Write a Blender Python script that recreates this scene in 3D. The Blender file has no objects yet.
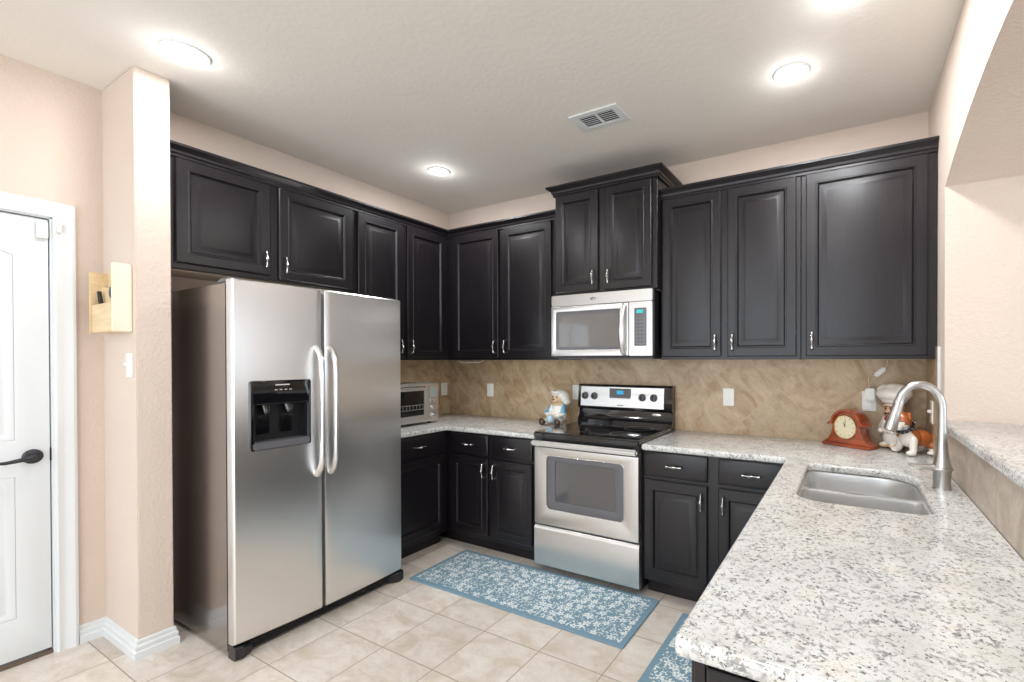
import bpy, bmesh, math, random
from mathutils import Vector, Matrix, Euler
random.seed(7)
PI = math.pi
C = bpy.context.scene.collection
sc = bpy.context.scene

# ------------------------------------------------------------------ camera, exposure, world, added fill lamps
f_px, cx, cy = 458.2, 599.06, 363.5
cam_d = bpy.data.cameras.new('camera')
cam = bpy.data.objects.new('camera', cam_d); C.objects.link(cam)
cam.location = (3.2725, -3.0922, 1.3881)
_yaw, _pitch, _roll = 0.4996, -0.0067, -0.0016
cam.matrix_world = (Matrix.Translation(cam.location) @ Matrix.Rotation(_yaw, 4, 'Z')
                    @ Matrix.Rotation(PI/2 + _pitch, 4, 'X') @ Matrix.Rotation(_roll, 4, 'Z'))
cam_d.sensor_fit = 'HORIZONTAL'; cam_d.sensor_width = 36
cam_d.lens = f_px / 1024 * 36
cam_d.shift_x = -(cx - 512) / 1024
cam_d.shift_y = (cy - 341) / 1024
cam_d.clip_start = 0.02; cam_d.clip_end = 100
sc.camera = cam
sc.view_settings.view_transform = 'Standard'
sc.view_settings.look = 'None'
sc.view_settings.gamma = 1
sc.view_settings.use_curve_mapping = False
sc.view_settings.exposure = 0.10

world = bpy.data.worlds.new('world'); sc.world = world
world.use_nodes = True
world.node_tree.nodes['Background'].inputs[0].default_value = (0.75, 0.87, 1.0, 1)
world.node_tree.nodes['Background'].inputs[1].default_value = 1.2

def area(name, loc, rot, sx, sy, power, col):
    l = bpy.data.lights.new(name, 'AREA'); l.shape = 'RECTANGLE'; l.size = sx; l.size_y = sy
    l.energy = power; l.color = col
    o = bpy.data.objects.new(name, l); C.objects.link(o); o.location = loc; o.rotation_euler = rot
    return o
# added fill lamps, unseen, in openings behind the camera and past the arch
area('fill_rear', (1.75, -6.26, 1.35), (PI/2, 0, 0), 3.2, 2.4, 72, (0.86, 0.93, 1.0))
area('fill_rear_second', (5.2, -6.26, 1.35), (PI/2, 0, 0), 2.8, 2.4, 75, (0.86, 0.93, 1.0))
area('fill_side', (7.06, -2.2, 1.45), (0, PI/2, 0), 1.9, 2.4, 30, (0.84, 0.92, 1.0))

CEIL = 2.758
WX = 3.655          # right wall plane

# ------------------------------------------------------------------ geometry helpers
class Fr:
    def __init__(s, o, U, W): s.o = Vector(o); s.U = Vector(U); s.W = Vector(W)
    def p(s, u, v, w): return s.o + s.U*u + Vector((0, 0, v)) + s.W*w
    def mat(s):
        m = Matrix.Identity(4)
        for i in range(3):
            m[i][0] = s.U[i]; m[i][1] = (0, 0, 1)[i]; m[i][2] = s.W[i]; m[i][3] = s.o[i]
        return m
BACK = Fr((0,0,0), (1,0,0), (0,-1,0))       # u = x, out = -y
LEFT = Fr((0,0,0), (0,1,0), (1,0,0))        # u = y, out = +x
RIGHT = Fr((0,0,0), (0,-1,0), (-1,0,0))     # u = -y, out = -x  (w = -x)

class MB:
    def __init__(s): s.bm = bmesh.new(); s.mi = 0
    def _add(s, tmp, mat=None):
        if mat is not None: tmp.transform(mat)
        for f in tmp.faces: f.material_index = s.mi
        me = bpy.data.meshes.new('t'); tmp.to_mesh(me); tmp.free()
        s.bm.from_mesh(me); bpy.data.meshes.remove(me)
        return s
    def add_mesh(s, me, mat=None, keep=False):
        t = bmesh.new(); t.from_mesh(me)
        if mat is not None: t.transform(mat)
        if not keep:
            for f in t.faces: f.material_index = s.mi
        m2 = bpy.data.meshes.new('t'); t.to_mesh(m2); t.free(); s.bm.from_mesh(m2); bpy.data.meshes.remove(m2)
        return s
    def box(s, F, u0, u1, v0, v1, w0, w1, bev=0, seg=2):
        t = bmesh.new(); bmesh.ops.create_cube(t, size=1)
        t.transform(Matrix.Translation(((u0+u1)/2, (v0+v1)/2, (w0+w1)/2)) @ Matrix.Diagonal((abs(u1-u0), abs(v1-v0), abs(w1-w0), 1)))
        if bev: bmesh.ops.bevel(t, geom=t.edges[:], offset=bev, segments=seg, affect='EDGES', clamp_overlap=True)
        return s._add(t, F.mat())
    def wbox(s, x0, x1, y0, y1, z0, z1, bev=0, seg=2, rot=None):
        t = bmesh.new(); bmesh.ops.create_cube(t, size=1)
        t.transform(Matrix.Diagonal((abs(x1-x0), abs(y1-y0), abs(z1-z0), 1)))
        if bev: bmesh.ops.bevel(t, geom=t.edges[:], offset=bev, segments=seg, affect='EDGES', clamp_overlap=True)
        m = Matrix.Translation(((x0+x1)/2, (y0+y1)/2, (z0+z1)/2))
        if rot: m = m @ Euler(rot).to_matrix().to_4x4()
        return s._add(t, m)
    def rings(s, rr, cap0=True, cap1=True, close=True, mat=None):
        t = bmesh.new(); vs = [[t.verts.new(p) for p in r] for r in rr]
        n = len(rr[0])
        for a, b in zip(vs, vs[1:]):
            for i in range(n if close else n-1):
                j = (i+1) % n
                try: t.faces.new((a[i], a[j], b[j], b[i]))
                except ValueError: pass
        if cap0:
            t.faces.new(vs[0][::-1])
        if cap1:
            t.faces.new(vs[-1])
        bmesh.ops.recalc_face_normals(t, faces=t.faces[:]) if (cap0 and cap1) else None
        return s._add(t, mat)
    def lathe(s, prof, mat=None, seg=28, cap0=True, cap1=True):
        rr = [[(max(r,1e-5)*math.cos(2*PI*k/seg), max(r,1e-5)*math.sin(2*PI*k/seg), z) for k in range(seg)] for r, z in prof]
        return s.rings(rr, cap0, cap1, True, mat)
    def tube(s, pts, r, seg=12, sy=1.0, mat=None):
        pts = [Vector(p) for p in pts]; n = len(pts)
        rad = r if isinstance(r, (list, tuple)) else [r]*n
        tan = []
        for i in range(n):
            a = pts[max(i-1,0)]; b = pts[min(i+1,n-1)]; tan.append((b-a).normalized())
        ref = Vector((0,0,1)) if abs(tan[0].z) < .9 else Vector((1,0,0))
        nrm = (ref - tan[0]*ref.dot(tan[0])).normalized(); rr = []
        for i in range(n):
            nrm = (nrm - tan[i]*nrm.dot(tan[i])).normalized(); bi = tan[i].cross(nrm)
            rr.append([pts[i] + nrm*rad[i]*math.cos(2*PI*k/seg) + bi*rad[i]*sy*math.sin(2*PI*k/seg) for k in range(seg)])
        return s.rings(rr, True, True, True, mat)
    def ball(s, c, r, rot=(0,0,0), sub=3):
        t = bmesh.new(); bmesh.ops.create_icosphere(t, subdivisions=sub, radius=1)
        if not isinstance(r, (tuple, list)): r = (r, r, r)
        return s._add(t, Matrix.Translation(c) @ Euler(rot).to_matrix().to_4x4() @ Matrix.Diagonal((*r, 1)))
    def plate(s, F, outline, holes, w0, w1, bev=0.0, res=2):
        """flat plate in the u,v plane of frame F between w0 and w1, with holes"""
        cu = bpy.data.curves.new('c', 'CURVE'); cu.dimensions = '2D'; cu.fill_mode = 'BOTH'
        for pts in [outline] + list(holes):
            sp = cu.splines.new('POLY'); sp.points.add(len(pts)-1)
            for q, p in zip(sp.points, pts): q.co = (p[0], p[1], 0, 1)
            sp.use_cyclic_u = True
        cu.extrude = (w1-w0)/2 - bev
        if bev: cu.bevel_depth = bev; cu.offset = -bev; cu.bevel_resolution = res
        o = bpy.data.objects.new('c', cu); C.objects.link(o)
        dg = bpy.context.evaluated_depsgraph_get()
        me = bpy.data.meshes.new_from_object(o.evaluated_get(dg))
        m = (F.mat() if F else Matrix.Identity(4)) @ Matrix.Translation((0, 0, (w0+w1)/2))
        t = bmesh.new(); t.from_mesh(me); bmesh.ops.remove_doubles(t, verts=t.verts[:], dist=1e-5)
        bmesh.ops.recalc_face_normals(t, faces=t.faces[:])
        bpy.data.objects.remove(o); bpy.data.curves.remove(cu); bpy.data.meshes.remove(me)
        return s._add(t, m)

def rrect(u0, u1, v0, v1, r, n=6):
    out = []
    rs = r if isinstance(r, (list, tuple)) else [r]*4
    for (cu_, cv_, a0), rr in zip(((u1, v1, 0), (u0, v1, 90), (u0, v0, 180), (u1, v0, 270)), rs):
        su = -1 if cu_ == u1 else 1; sv = -1 if cv_ == v1 else 1
        for k in range(n+1):
            a = math.radians(a0 + 90*k/n)
            out.append((cu_ + su*rr + rr*math.cos(a), cv_ + sv*rr + rr*math.sin(a)))
    return out
def circ(cu_, cv_, r, n=32, ry=None):
    return [(cu_ + r*math.cos(2*PI*k/n), cv_ + (ry or r)*math.sin(2*PI*k/n)) for k in range(n)]

ORG = {}
def finish(name, me, mats, parent=None, ang=35):
    if not isinstance(mats, (list, tuple)): mats = [mats]
    for m in mats: me.materials.append(m)
    me.polygons.foreach_set('use_smooth', [True]*len(me.polygons))
    me.set_sharp_from_angle(angle=math.radians(ang))
    o = bpy.data.objects.new(name, me); C.objects.link(o)
    return o
def obj(name, mb, mats, parent=None, ang=35, base=None):
    bm = mb.bm
    org = ORG[parent.name] if parent else (Vector(base) if base else Vector((0,0,0)))
    bm.transform(Matrix.Translation(-org))
    me = bpy.data.meshes.new(name); bm.to_mesh(me); bm.free()
    o = finish(name, me, mats, parent, ang)
    if parent: o.parent = parent
    else: o.location = org
    ORG[o.name] = org
    return o
def tag(o, label=None, cat=None, group=None, kind=None):
    if label: o['label'] = label
    if cat: o['category'] = cat
    if group: o['group'] = group
    if kind: o['kind'] = kind
    return o
def thing(name, label, cat, loc=(0,0,0), group=None):
    o = bpy.data.objects.new(name, None); o.empty_display_size = .05; C.objects.link(o)
    o.location = loc; ORG[o.name] = Vector(loc)
    return tag(o, label, cat, group)
def struct(name, mb, m, base=None, ang=35):
    o = obj(name, mb, m, None, ang, base); o['kind'] = 'structure'; return o
def sthing(name, loc=(0,0,0)):
    o = bpy.data.objects.new(name, None); C.objects.link(o); o.location = loc; ORG[o.name] = Vector(loc)
    o['kind'] = 'structure'; return o
def copy_tree(o, parent=None):
    c = o.copy(); C.objects.link(c); c.parent = parent
    for ch in [x for x in C.objects if x.parent == o and x != c]: copy_tree(ch, c)
    return c
def blob(parts, voxel=0.004, smooth=4):
    """one continuous surface out of overlapping ellipsoids ('e') and tapering capsules ('c')"""
    mb = MB()
    for p in parts:
        if p[0] == 'e': mb.ball(p[1], p[2], p[3] if len(p) > 3 else (0,0,0))
        else:
            a, b, r0, r1 = Vector(p[1]), Vector(p[2]), p[3], p[4]
            n = max(2, int((b-a).length/(min(r0, r1)*.4)))
            for k in range(n+1): mb.ball(a.lerp(b, k/n), r0 + (r1-r0)*k/n, sub=2)
    me = bpy.data.meshes.new('b'); mb.bm.to_mesh(me); mb.bm.free()
    o = bpy.data.objects.new('b', me); C.objects.link(o)
    r = o.modifiers.new('r', 'REMESH'); r.mode = 'VOXEL'; r.voxel_size = voxel
    s = o.modifiers.new('s', 'SMOOTH'); s.iterations = smooth; s.factor = .5
    dg = bpy.context.evaluated_depsgraph_get()
    out = bpy.data.meshes.new_from_object(o.evaluated_get(dg))
    bpy.data.objects.remove(o)
    return out
def blob_obj(name, parts, mats, parent=None, voxel=.004, colour=None, base=None, smooth=4):
    me = blob(parts, voxel, smooth)
    org = ORG[parent.name] if parent else Vector(base or (0,0,0))
    if colour:
        for f in me.polygons: f.material_index = colour(f.center, f.normal)
    me.transform(Matrix.Translation(-org))
    mats = mats if isinstance(mats, (list, tuple)) else [mats]
    o = finish(name, me, mats, parent, 80)
    if parent: o.parent = parent
    else: o.location = org
    ORG[o.name] = org
    return o

def sweep(mb, path, prof, z0=0.0, side=1):
    """sweep profile [(out, z)] along an xy path with mitred corners; out is to the right of travel for side=1"""
    pts = [Vector((p[0], p[1])) for p in path]; n = len(pts); offs = []
    for i in range(n):
        ns = []
        if i > 0: d = (pts[i]-pts[i-1]).normalized(); ns.append(Vector((d.y, -d.x))*side)
        if i < n-1: d = (pts[i+1]-pts[i]).normalized(); ns.append(Vector((d.y, -d.x))*side)
        if len(ns) == 2:
            m = (ns[0]+ns[1]); m = m / (m.length_squared/2) if m.length > 1e-6 else ns[0]
        else: m = ns[0]
        offs.append(m)
    rr = [[(pts[i].x + offs[i].x*o_, pts[i].y + offs[i].y*o_, z0+z) for o_, z in prof] for i in range(n)]
    mb.rings(rr, True, True, True)
    return mb

# ------------------------------------------------------------------ materials
def srgb(r, g, b):
    f = lambda c: (c/255/12.92) if c/255 <= .04045 else ((c/255+.055)/1.055)**2.4
    return (f(r), f(g), f(b), 1)
class N:
    def __init__(s, name):
        s.m = bpy.data.materials.new(name); s.m.use_nodes = True; s.t = s.m.node_tree
        s.b = s.t.nodes['Principled BSDF']
    def n(s, typ, **kw):
        x = s.t.nodes.new(typ)
        for k, v in kw.items():
            if k.startswith('i_'):
                key = k[2:]; key = int(key) if key.isdigit() else key.replace('_', ' ')
                x.inputs[key].default_value = v
            else: setattr(x, k, v)
        return x
    def l(s, a, b): s.t.links.new(a, b)
    def coord(s, scale=(1,1,1), rot=(0,0,0), loc=(0,0,0)):
        tc = s.n('ShaderNodeTexCoord'); mp = s.n('ShaderNodeMapping')
        s.l(tc.outputs['Object'], mp.inputs['Vector']); mp.inputs['Scale'].default_value = scale
        mp.inputs['Rotation'].default_value = rot; mp.inputs['Location'].default_value = loc
        return mp.outputs[0]
    def noise(s, vec, scale, detail=3, rough=.5, dist=0):
        x = s.n('ShaderNodeTexNoise'); x.inputs['Scale'].default_value = scale; x.inputs['Detail'].default_value = detail
        x.inputs['Roughness'].default_value = rough; x.inputs['Distortion'].default_value = dist; s.l(vec, x.inputs['Vector']); return x.outputs['Fac']
    def ramp(s, fac, stops, interp='LINEAR'):
        x = s.n('ShaderNodeValToRGB'); x.color_ramp.interpolation = interp; s.l(fac, x.inputs[0]); e = x.color_ramp.elements
        while len(e) < len(stops): e.new(.5)
        for q, (p, c) in zip(e, stops):
            q.position = p; q.color = c if len(c) == 4 else (*c, 1)
        return x.outputs[0]
    def mix(s, fac, a, b, mode='MIX'):
        x = s.n('ShaderNodeMix', data_type='RGBA', blend_type=mode)
        for v, i in ((fac, 0), (a, 6), (b, 7)):
            if hasattr(v, 'links'): s.l(v, x.inputs[i])
            else: x.inputs[i].default_value = v
        return x.outputs[2]
    def math(s, op, a, b=0.0, c=None):
        x = s.n('ShaderNodeMath', operation=op)
        for i, v in enumerate((a, b, c)):
            if v is None: continue
            if hasattr(v, 'links'): s.l(v, x.inputs[i])
            else: x.inputs[i].default_value = v
        return x.outputs[0]
    def bump(s, h, strength=.3, dist=.002):
        x = s.n('ShaderNodeBump'); x.inputs['Strength'].default_value = strength; x.inputs['Distance'].default_value = dist
        s.l(h, x.inputs['Height']); s.l(x.outputs[0], s.b.inputs['Normal'])
    def set(s, **kw):
        for k, v in kw.items():
            key = k.replace('_', ' ')
            if hasattr(v, 'links'): s.l(v, s.b.inputs[key])
            else: s.b.inputs[key].default_value = v
        return s
def plain(name, col, rough=.5, metal=0, coat=0, **kw):
    a = N(name); a.set(Base_Color=col, Roughness=rough, Metallic=metal, Coat_Weight=coat, Coat_Roughness=.08)
    a.set(**kw)
    v = a.coord(); a.bump(a.noise(v, 90, 2), .04, .001)
    return a.m

def wall_mat(name, col, bump=.30, sc_=75):
    a = N(name); v = a.coord()
    n1 = a.noise(v, sc_, 4, .55); a.set(Roughness=.75)
    n2 = a.noise(v, 3, 2)
    c2 = tuple(c*.95 for c in col[:3]) + (1,)
    a.set(Base_Color=a.mix(n2, col, c2))
    a.bump(a.ramp(n1, [(.42, (0,0,0)), (.62, (1,1,1))]), bump, .004)
    return a.m
M = {}
M['wall'] = wall_mat('peach_wall_paint', srgb(222, 205, 191))
M['ceiling'] = wall_mat('ceiling_paint', srgb(240, 235, 227), .12, 40)
M['trim'] = plain('white_trim_paint', srgb(226, 229, 230), .35)
M['door'] = plain('white_door_paint', srgb(224,228,230), .4)

def cab_mat():
    a = N('espresso_wood'); v = a.coord((14, 14, 1.2)); g = a.noise(v, 6, 5, .6, .6)
    a.set(Base_Color=a.ramp(g, [(.3, (.0042,.0034,.0050)), (.7, (.0115,.0082,.0105))]), Roughness=.34, Specular_IOR_Level=.38,
          Coat_Weight=.22, Coat_Roughness=.30)
    a.bump(g, .05, .001); return a.m
M['cab'] = cab_mat()
M['cab_in'] = plain('cream_cabinet_underside', srgb(214, 200, 176), .6)

def granite():
    a = N('speckled_white_granite'); v = a.coord()
    base = a.ramp(a.noise(v, 9, 3), [(.3, srgb(208,208,204)), (.6, srgb(222,223,221)), (.8, srgb(220,214,198))])
    big = a.ramp(a.noise(v, 20, 4, .6, .5), [(.40, (0,0,0)), (.60, (1,1,1))])
    n_grey = a.ramp(a.noise(v, 78, 3, .7, .3), [(.505, (0,0,0)), (.57, (1,1,1))])
    grey = a.math('MULTIPLY', big, n_grey)
    c = a.mix(a.math('MULTIPLY', grey, .75), base, srgb(116, 117, 118))
    n_dark = a.ramp(a.noise(v, 100, 3, .75, .5), [(.585, (0,0,0)), (.625, (1,1,1))])
    c = a.mix(a.math('MULTIPLY', n_dark, .85), c, srgb(78, 78, 80))
    dots = a.n('ShaderNodeTexVoronoi'); dots.inputs['Scale'].default_value = 62; a.l(v, dots.inputs['Vector'])
    dm = a.ramp(dots.outputs['Distance'], [(.13, (1,1,1)), (.19, (0,0,0))])
    gate = a.ramp(a.noise(v, 30, 2), [(.52, (0,0,0)), (.58, (1,1,1))])
    c = a.mix(a.math('MULTIPLY', a.math('MULTIPLY', dm, gate), .85), c, srgb(70, 66, 68))
    tanm = a.ramp(a.noise(v, 48, 3, .6), [(.60, (0,0,0)), (.68, (1,1,1))])
    c = a.mix(a.math('MULTIPLY', tanm, .22), c, srgb(200, 178, 140))
    a.set(Base_Color=c, Roughness=.14, Specular_IOR_Level=.5)
    return a.m
M['granite'] = granite()

def travertine(name, c1, c2, c3, tile, rot, grout, gw=.004, uvw='xz', rough=.4, loc=(0,0,0), contrast=1.0):
    a = N(name); tc = a.n('ShaderNodeTexCoord'); sep = a.n('ShaderNodeSeparateXYZ'); a.l(tc.outputs['Object'], sep.inputs[0])
    cmb = a.n('ShaderNodeCombineXYZ')
    src = {'xz': (0, 2), 'yz': (1, 2), 'xy': (0, 1)}[uvw]
    a.l(sep.outputs[src[0]], cmb.inputs[0]); a.l(sep.outputs[src[1]], cmb.inputs[1])
    mp = a.n('ShaderNodeMapping'); a.l(cmb.outputs[0], mp.inputs[0]); mp.inputs['Rotation'].default_value = (0, 0, rot); mp.inputs['Location'].default_value = loc
    br = a.n('ShaderNodeTexBrick'); br.offset = 0; br.inputs['Scale'].default_value = 1
    br.inputs['Brick Width'].default_value = tile[0]; br.inputs['Row Height'].default_value = tile[1]
    br.inputs['Mortar Size'].default_value = gw/2; br.inputs['Mortar Smooth'].default_value = .1; br.inputs['Bias'].default_value = 0
    br.inputs['Color1'].default_value = (0,0,0,1); br.inputs['Color2'].default_value = (1,1,1,1); br.inputs['Mortar'].default_value = (.5,.5,.5,1)
    a.l(mp.outputs[0], br.inputs['Vector'])
    # each tile is a different cut of stone
    off = a.n('ShaderNodeVectorMath', operation='SCALE'); a.l(br.outputs['Color'], off.inputs[0]); off.inputs['Scale'].default_value = 7.3
    add = a.n('ShaderNodeVectorMath', operation='ADD'); a.l(mp.outputs[0], add.inputs[0]); a.l(off.outputs[0], add.inputs[1])
    st = a.n('ShaderNodeMapping'); a.l(add.outputs[0], st.inputs[0]); st.inputs['Scale'].default_value = (1, 1.5, 1); st.inputs['Rotation'].default_value = (0,0,.5)
    n1 = a.noise(st.outputs[0], 4.2, 7, .62, 1.6); n2 = a.noise(st.outputs[0], 16, 5, .7, .8)
    c = a.ramp(n1, [(.32, c1), (.5, c2), (.68, c3)])
    c = a.mix(a.math('MULTIPLY', a.ramp(n2, [(.45, (0,0,0)), (.75, (1,1,1))]), .22*contrast), c, tuple(x*.62 for x in c1[:3]) + (1,))
    vein = a.ramp(a.noise(st.outputs[0], 3.0, 4, .6, 3.0), [(.485, (0,0,0)), (.5, (1,1,1)), (.515, (0,0,0))])
    c = a.mix(a.math('MULTIPLY', vein, .22*contrast), c, tuple(x*.6 for x in c1[:3]) + (1,))
    tone = a.math('MULTIPLY_ADD', br.outputs['Color'], .12, .94)
    c = a.mix(1.0, c, tone, 'MULTIPLY')
    c = a.mix(br.outputs['Fac'], c, grout)
    a.set(Base_Color=c, Roughness=rough)
    a.bump(a.math('SUBTRACT', a.math('MULTIPLY', n2, .15), br.outputs['Fac']), .25, .002)
    return a.m
M['floor'] = travertine('beige_floor_tile', srgb(203,190,173), srgb(217,208,197), srgb(227,221,212), (.3425, .334), 0, srgb(158,144,126), .005, 'xy', .3, (-1.633+.3425*10, 1.320+.334*20, 0))
spl = (srgb(160,132,98), srgb(188,164,132), srgb(204,184,154))
M['splash_back'] = travertine('tan_stone_splash_back', *spl, (.325,.325), PI/4, srgb(196,172,146), .003, 'xz', .38, (.12,.03,0), 1.2)
M['splash_side'] = travertine('tan_stone_splash_side', *spl, (.325,.325), PI/4, srgb(196,172,146), .003, 'yz', .38, (.05,.1,0), 1.2)
M['splash_strip'] = travertine('tan_stone_splash_strip', srgb(166,150,134), srgb(188,172,156), srgb(204,190,174), (.325,.325), 0, srgb(168,146,124), .005, 'yz', .38, (.72+.325*10,.13,0), 1.0)

def steel(name, col=(.60,.60,.60), rough=.26, axis='z', aniso=.5):
    a = N(name); s_ = {'z': (500, 500, 3), 'x': (3, 500, 500), 'y': (500, 3, 500)}[axis]
    v = a.coord(s_); n = a.noise(v, 1, 3, .6)
    a.set(Base_Color=(*col, 1), Metallic=1, Roughness=a.math('MULTIPLY_ADD', n, .03, rough-.015), Anisotropic=aniso)
    return a.m
M['steel'] = steel('brushed_stainless_steel', (.80,.795,.785), .30, 'z', .7)
M['steel_h'] = steel('brushed_stainless_steel_horizontal', (.66,.655,.64), .31, 'x', .7)
M['sink'] = steel('satin_sink_steel', (.80,.80,.80), .36, 'x')
M['fridge_side'] = steel('grey_fridge_side_panel', (.40,.38,.37), .2, 'z')
M['nickel'] = plain('brushed_nickel', (.60,.60,.59,1), .28, 1)
M['chrome'] = plain('polished_pull_metal', (.66,.65,.64,1), .2, 1)
M['blackglass'] = plain('black_glass', (.006,.006,.008,1), .05, 0, .6)
M['black'] = plain('black_plastic', (.012,.012,.014,1), .3)
M['dark_metal'] = plain('dark_bronze_metal', (.06,.06,.07,1), .3, .9)
M['grey'] = plain('grey_plastic', (.13,.13,.14,1), .35)
M['white'] = plain('white_plastic', srgb(240,240,236), .35)
M['ovenglass'] = plain('smoked_oven_glass', (.10,.098,.10,1), .06, 0, .5)
M['mwglass'] = plain('smoked_microwave_glass', (.16,.155,.15,1), .08, 0, .6)
def emis(name, col, s_):
    a = N(name); a.set(Base_Color=col, Emission_Color=col, Emission_Strength=s_); return a.m
M['lens'] = emis('lit_downlight_lens', (1, .96, .9, 1), 14)
M['lcd'] = emis('lit_teal_display', (.03, .42, .42, 1), .45)
M['lcd_blue'] = emis('lit_blue_display', (.03, .35, .6, 1), .5)
M['mark'] = plain('pale_printed_mark', srgb(205,205,205), .5)
M['mark_dim'] = plain('dim_printed_mark', srgb(125,125,128), .5)
M['slotdark'] = plain('dark_duct', (.03,.03,.03,1), .8)

def wood(name, c1, c2, rough=.35, scale=1.0, coat=.2):
    a = N(name); v = a.coord((3*scale, 22*scale, 22*scale)); n = a.noise(v, 2, 5, .6, .5)
    a.set(Base_Color=a.ramp(n, [(.3, c1), (.7, c2)]), Roughness=rough, Coat_Weight=coat, Coat_Roughness=.1); return a.m
M['clockwood'] = wood('reddish_cherry_wood', srgb(120,46,14), srgb(176,78,28), .3, 1, .5)
M['pine'] = wood('pale_pine_wood', srgb(214,186,142), srgb(232,208,168), .5, 1, 0)
M['pine_lit'] = plain('lit_side_pine', srgb(240,230,208), .5)  # same pine, with the kitchen light on this side put into the colour
M['brass'] = plain('brass', (.75,.55,.25,1), .25, 1)
M['clockface'] = plain('cream_clock_dial', srgb(226,216,184), .4)
M['ink'] = plain('black_ink', (.02,.018,.015,1), .5)
M['cer_white'] = plain('glazed_white_ceramic', srgb(238,234,226), .18, 0, .5)
M['cer_brown'] = plain('glazed_brown_ceramic', srgb(168,92,40), .2, 0, .5)
M['cer_cream'] = plain('glazed_cream_ceramic', srgb(226,196,158), .25, 0, .4)
M['cer_blue'] = plain('glazed_blue_ceramic', srgb(96,160,196), .25, 0, .4)
M['cer_lblue'] = plain('glazed_pale_blue_ceramic', srgb(176,205,220), .25, 0, .4)
M['cer_dark'] = plain('glazed_dark_brown_ceramic', srgb(66,40,24), .25, 0, .4)
M['cer_red'] = plain('glazed_red_ceramic', srgb(170,28,34), .25, 0, .4)
M['cer_blond'] = plain('glazed_blond_ceramic', srgb(196,164,110), .3, 0, .3)
M['cer_skin'] = plain('glazed_skin_ceramic', srgb(224,176,142), .3, 0, .3)
M['gold'] = plain('gold_tag', (.80,.60,.22,1), .25, 1)

def rug_mat(name, hx, hy):
    a = N(name); tc = a.n('ShaderNodeTexCoord'); v = tc.outputs['Object']
    sep = a.n('ShaderNodeSeparateXYZ'); a.l(v, sep.inputs[0])
    def flowers(scale, petals, r0, amp, thr, seedoff, keep):
        mp = a.n('ShaderNodeMapping'); a.l(v, mp.inputs[0]); mp.inputs['Location'].default_value = seedoff
        vo = a.n('ShaderNodeTexVoronoi'); vo.voronoi_dimensions = '2D'; vo.inputs['Scale'].default_value = scale; vo.inputs['Randomness'].default_value = .8
        a.l(mp.outputs[0], vo.inputs['Vector'])
        df = a.n('ShaderNodeVectorMath', operation='SUBTRACT'); sv = a.n('ShaderNodeVectorMath', operation='SCALE'); sv.inputs['Scale'].default_value = 1.0
        a.l(mp.outputs[0], sv.inputs[0]); a.l(sv.outputs[0], df.inputs[0]); a.l(vo.outputs['Position'], df.inputs[1])
        s2 = a.n('ShaderNodeSeparateXYZ'); a.l(df.outputs[0], s2.inputs[0])
        ang = a.math('ARCTAN2', s2.outputs[1], s2.outputs[0])
        sc2 = a.n('ShaderNodeSeparateColor'); a.l(vo.outputs['Color'], sc2.inputs[0])
        ph = a.math('MULTIPLY', sc2.outputs[0], 6.28)
        pet = a.math('COSINE', a.math('ADD', a.math('MULTIPLY', ang, petals), ph))
        rad = a.math('MULTIPLY_ADD', pet, amp, r0)
        d = vo.outputs['Distance']
        inside = a.math('LESS_THAN', d, rad)
        hole = a.math('GREATER_THAN', d, r0*.28)
        k = a.math('LESS_THAN', sc2.outputs[1], keep)
        return a.math('MULTIPLY', a.math('MULTIPLY', inside, hole), k)
    f1 = flowers(19, 5, .31, .14, 0, (0,0,0), .62)
    f2 = flowers(40, 2, .25, .17, 0, (3.1,1.7,0), .62)
    f3 = flowers(80, 3, .28, .14, 0, (1.3,5.2,0), .45)
    pat = a.math('MAXIMUM', a.math('MAXIMUM', f1, f2), f3)
    inx = a.math('LESS_THAN', a.math('ABSOLUTE', sep.outputs[0]), hx-.030)
    iny = a.math('LESS_THAN', a.math('ABSOLUTE', sep.outputs[1]), hy-.030)
    pat = a.math('MULTIPLY', pat, a.math('MULTIPLY', inx, iny))
    nz = a.noise(v, 300, 2)
    blue = a.mix(nz, srgb(106,138,156), srgb(126,156,172))
    c = a.mix(a.math('MULTIPLY', pat, .92), blue, srgb(226,234,232))
    a.set(Base_Color=c, Roughness=.8); a.bump(nz, .3, .001); return a.m

# ------------------------------------------------------------------ room shell
XL, XD, YB, YF, XR = 0.0, -0.05, 0.0, -6.2, 7.0
T = .12
b = MB(); b.wbox(XD-T, XR+T, YF-T, YB+T, -.1, 0); struct('floor', b, M['floor'])
b = MB(); b.wbox(XD-T, XR+T, YF-T, YB+T, CEIL, CEIL+.1); struct('ceiling', b, M['ceiling'])
b = MB(); b.wbox(XL-T, XR+T, 0, T, 0, CEIL); struct('wall_back', b, M['wall'])
b = MB(); b.wbox(-T+0, 0, -2.13, 0, 0, CEIL); struct('wall_left', b, M['wall'])
COLX, COLY0, COLY1 = .364, -2.2535, -2.1255
b = MB(); b.wbox(XD-T, COLX, COLY0, COLY1, 0, CEIL, .004); struct('wall_stub', b, M['wall'])
# wall with the white door (faces +x)
DY0, DY1, DZ = -3.228, -2.418, 2.075      # door opening
b = MB()
b.plate(LEFT, [(YF, 0), (DY0, 0), (DY0, DZ), (DY1, DZ), (DY1, 0), (COLY0+.01, 0), (COLY0+.01, CEIL), (YF, CEIL)], [], XD-T, XD)
struct('wall_door_side', b, M['wall'])
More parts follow.
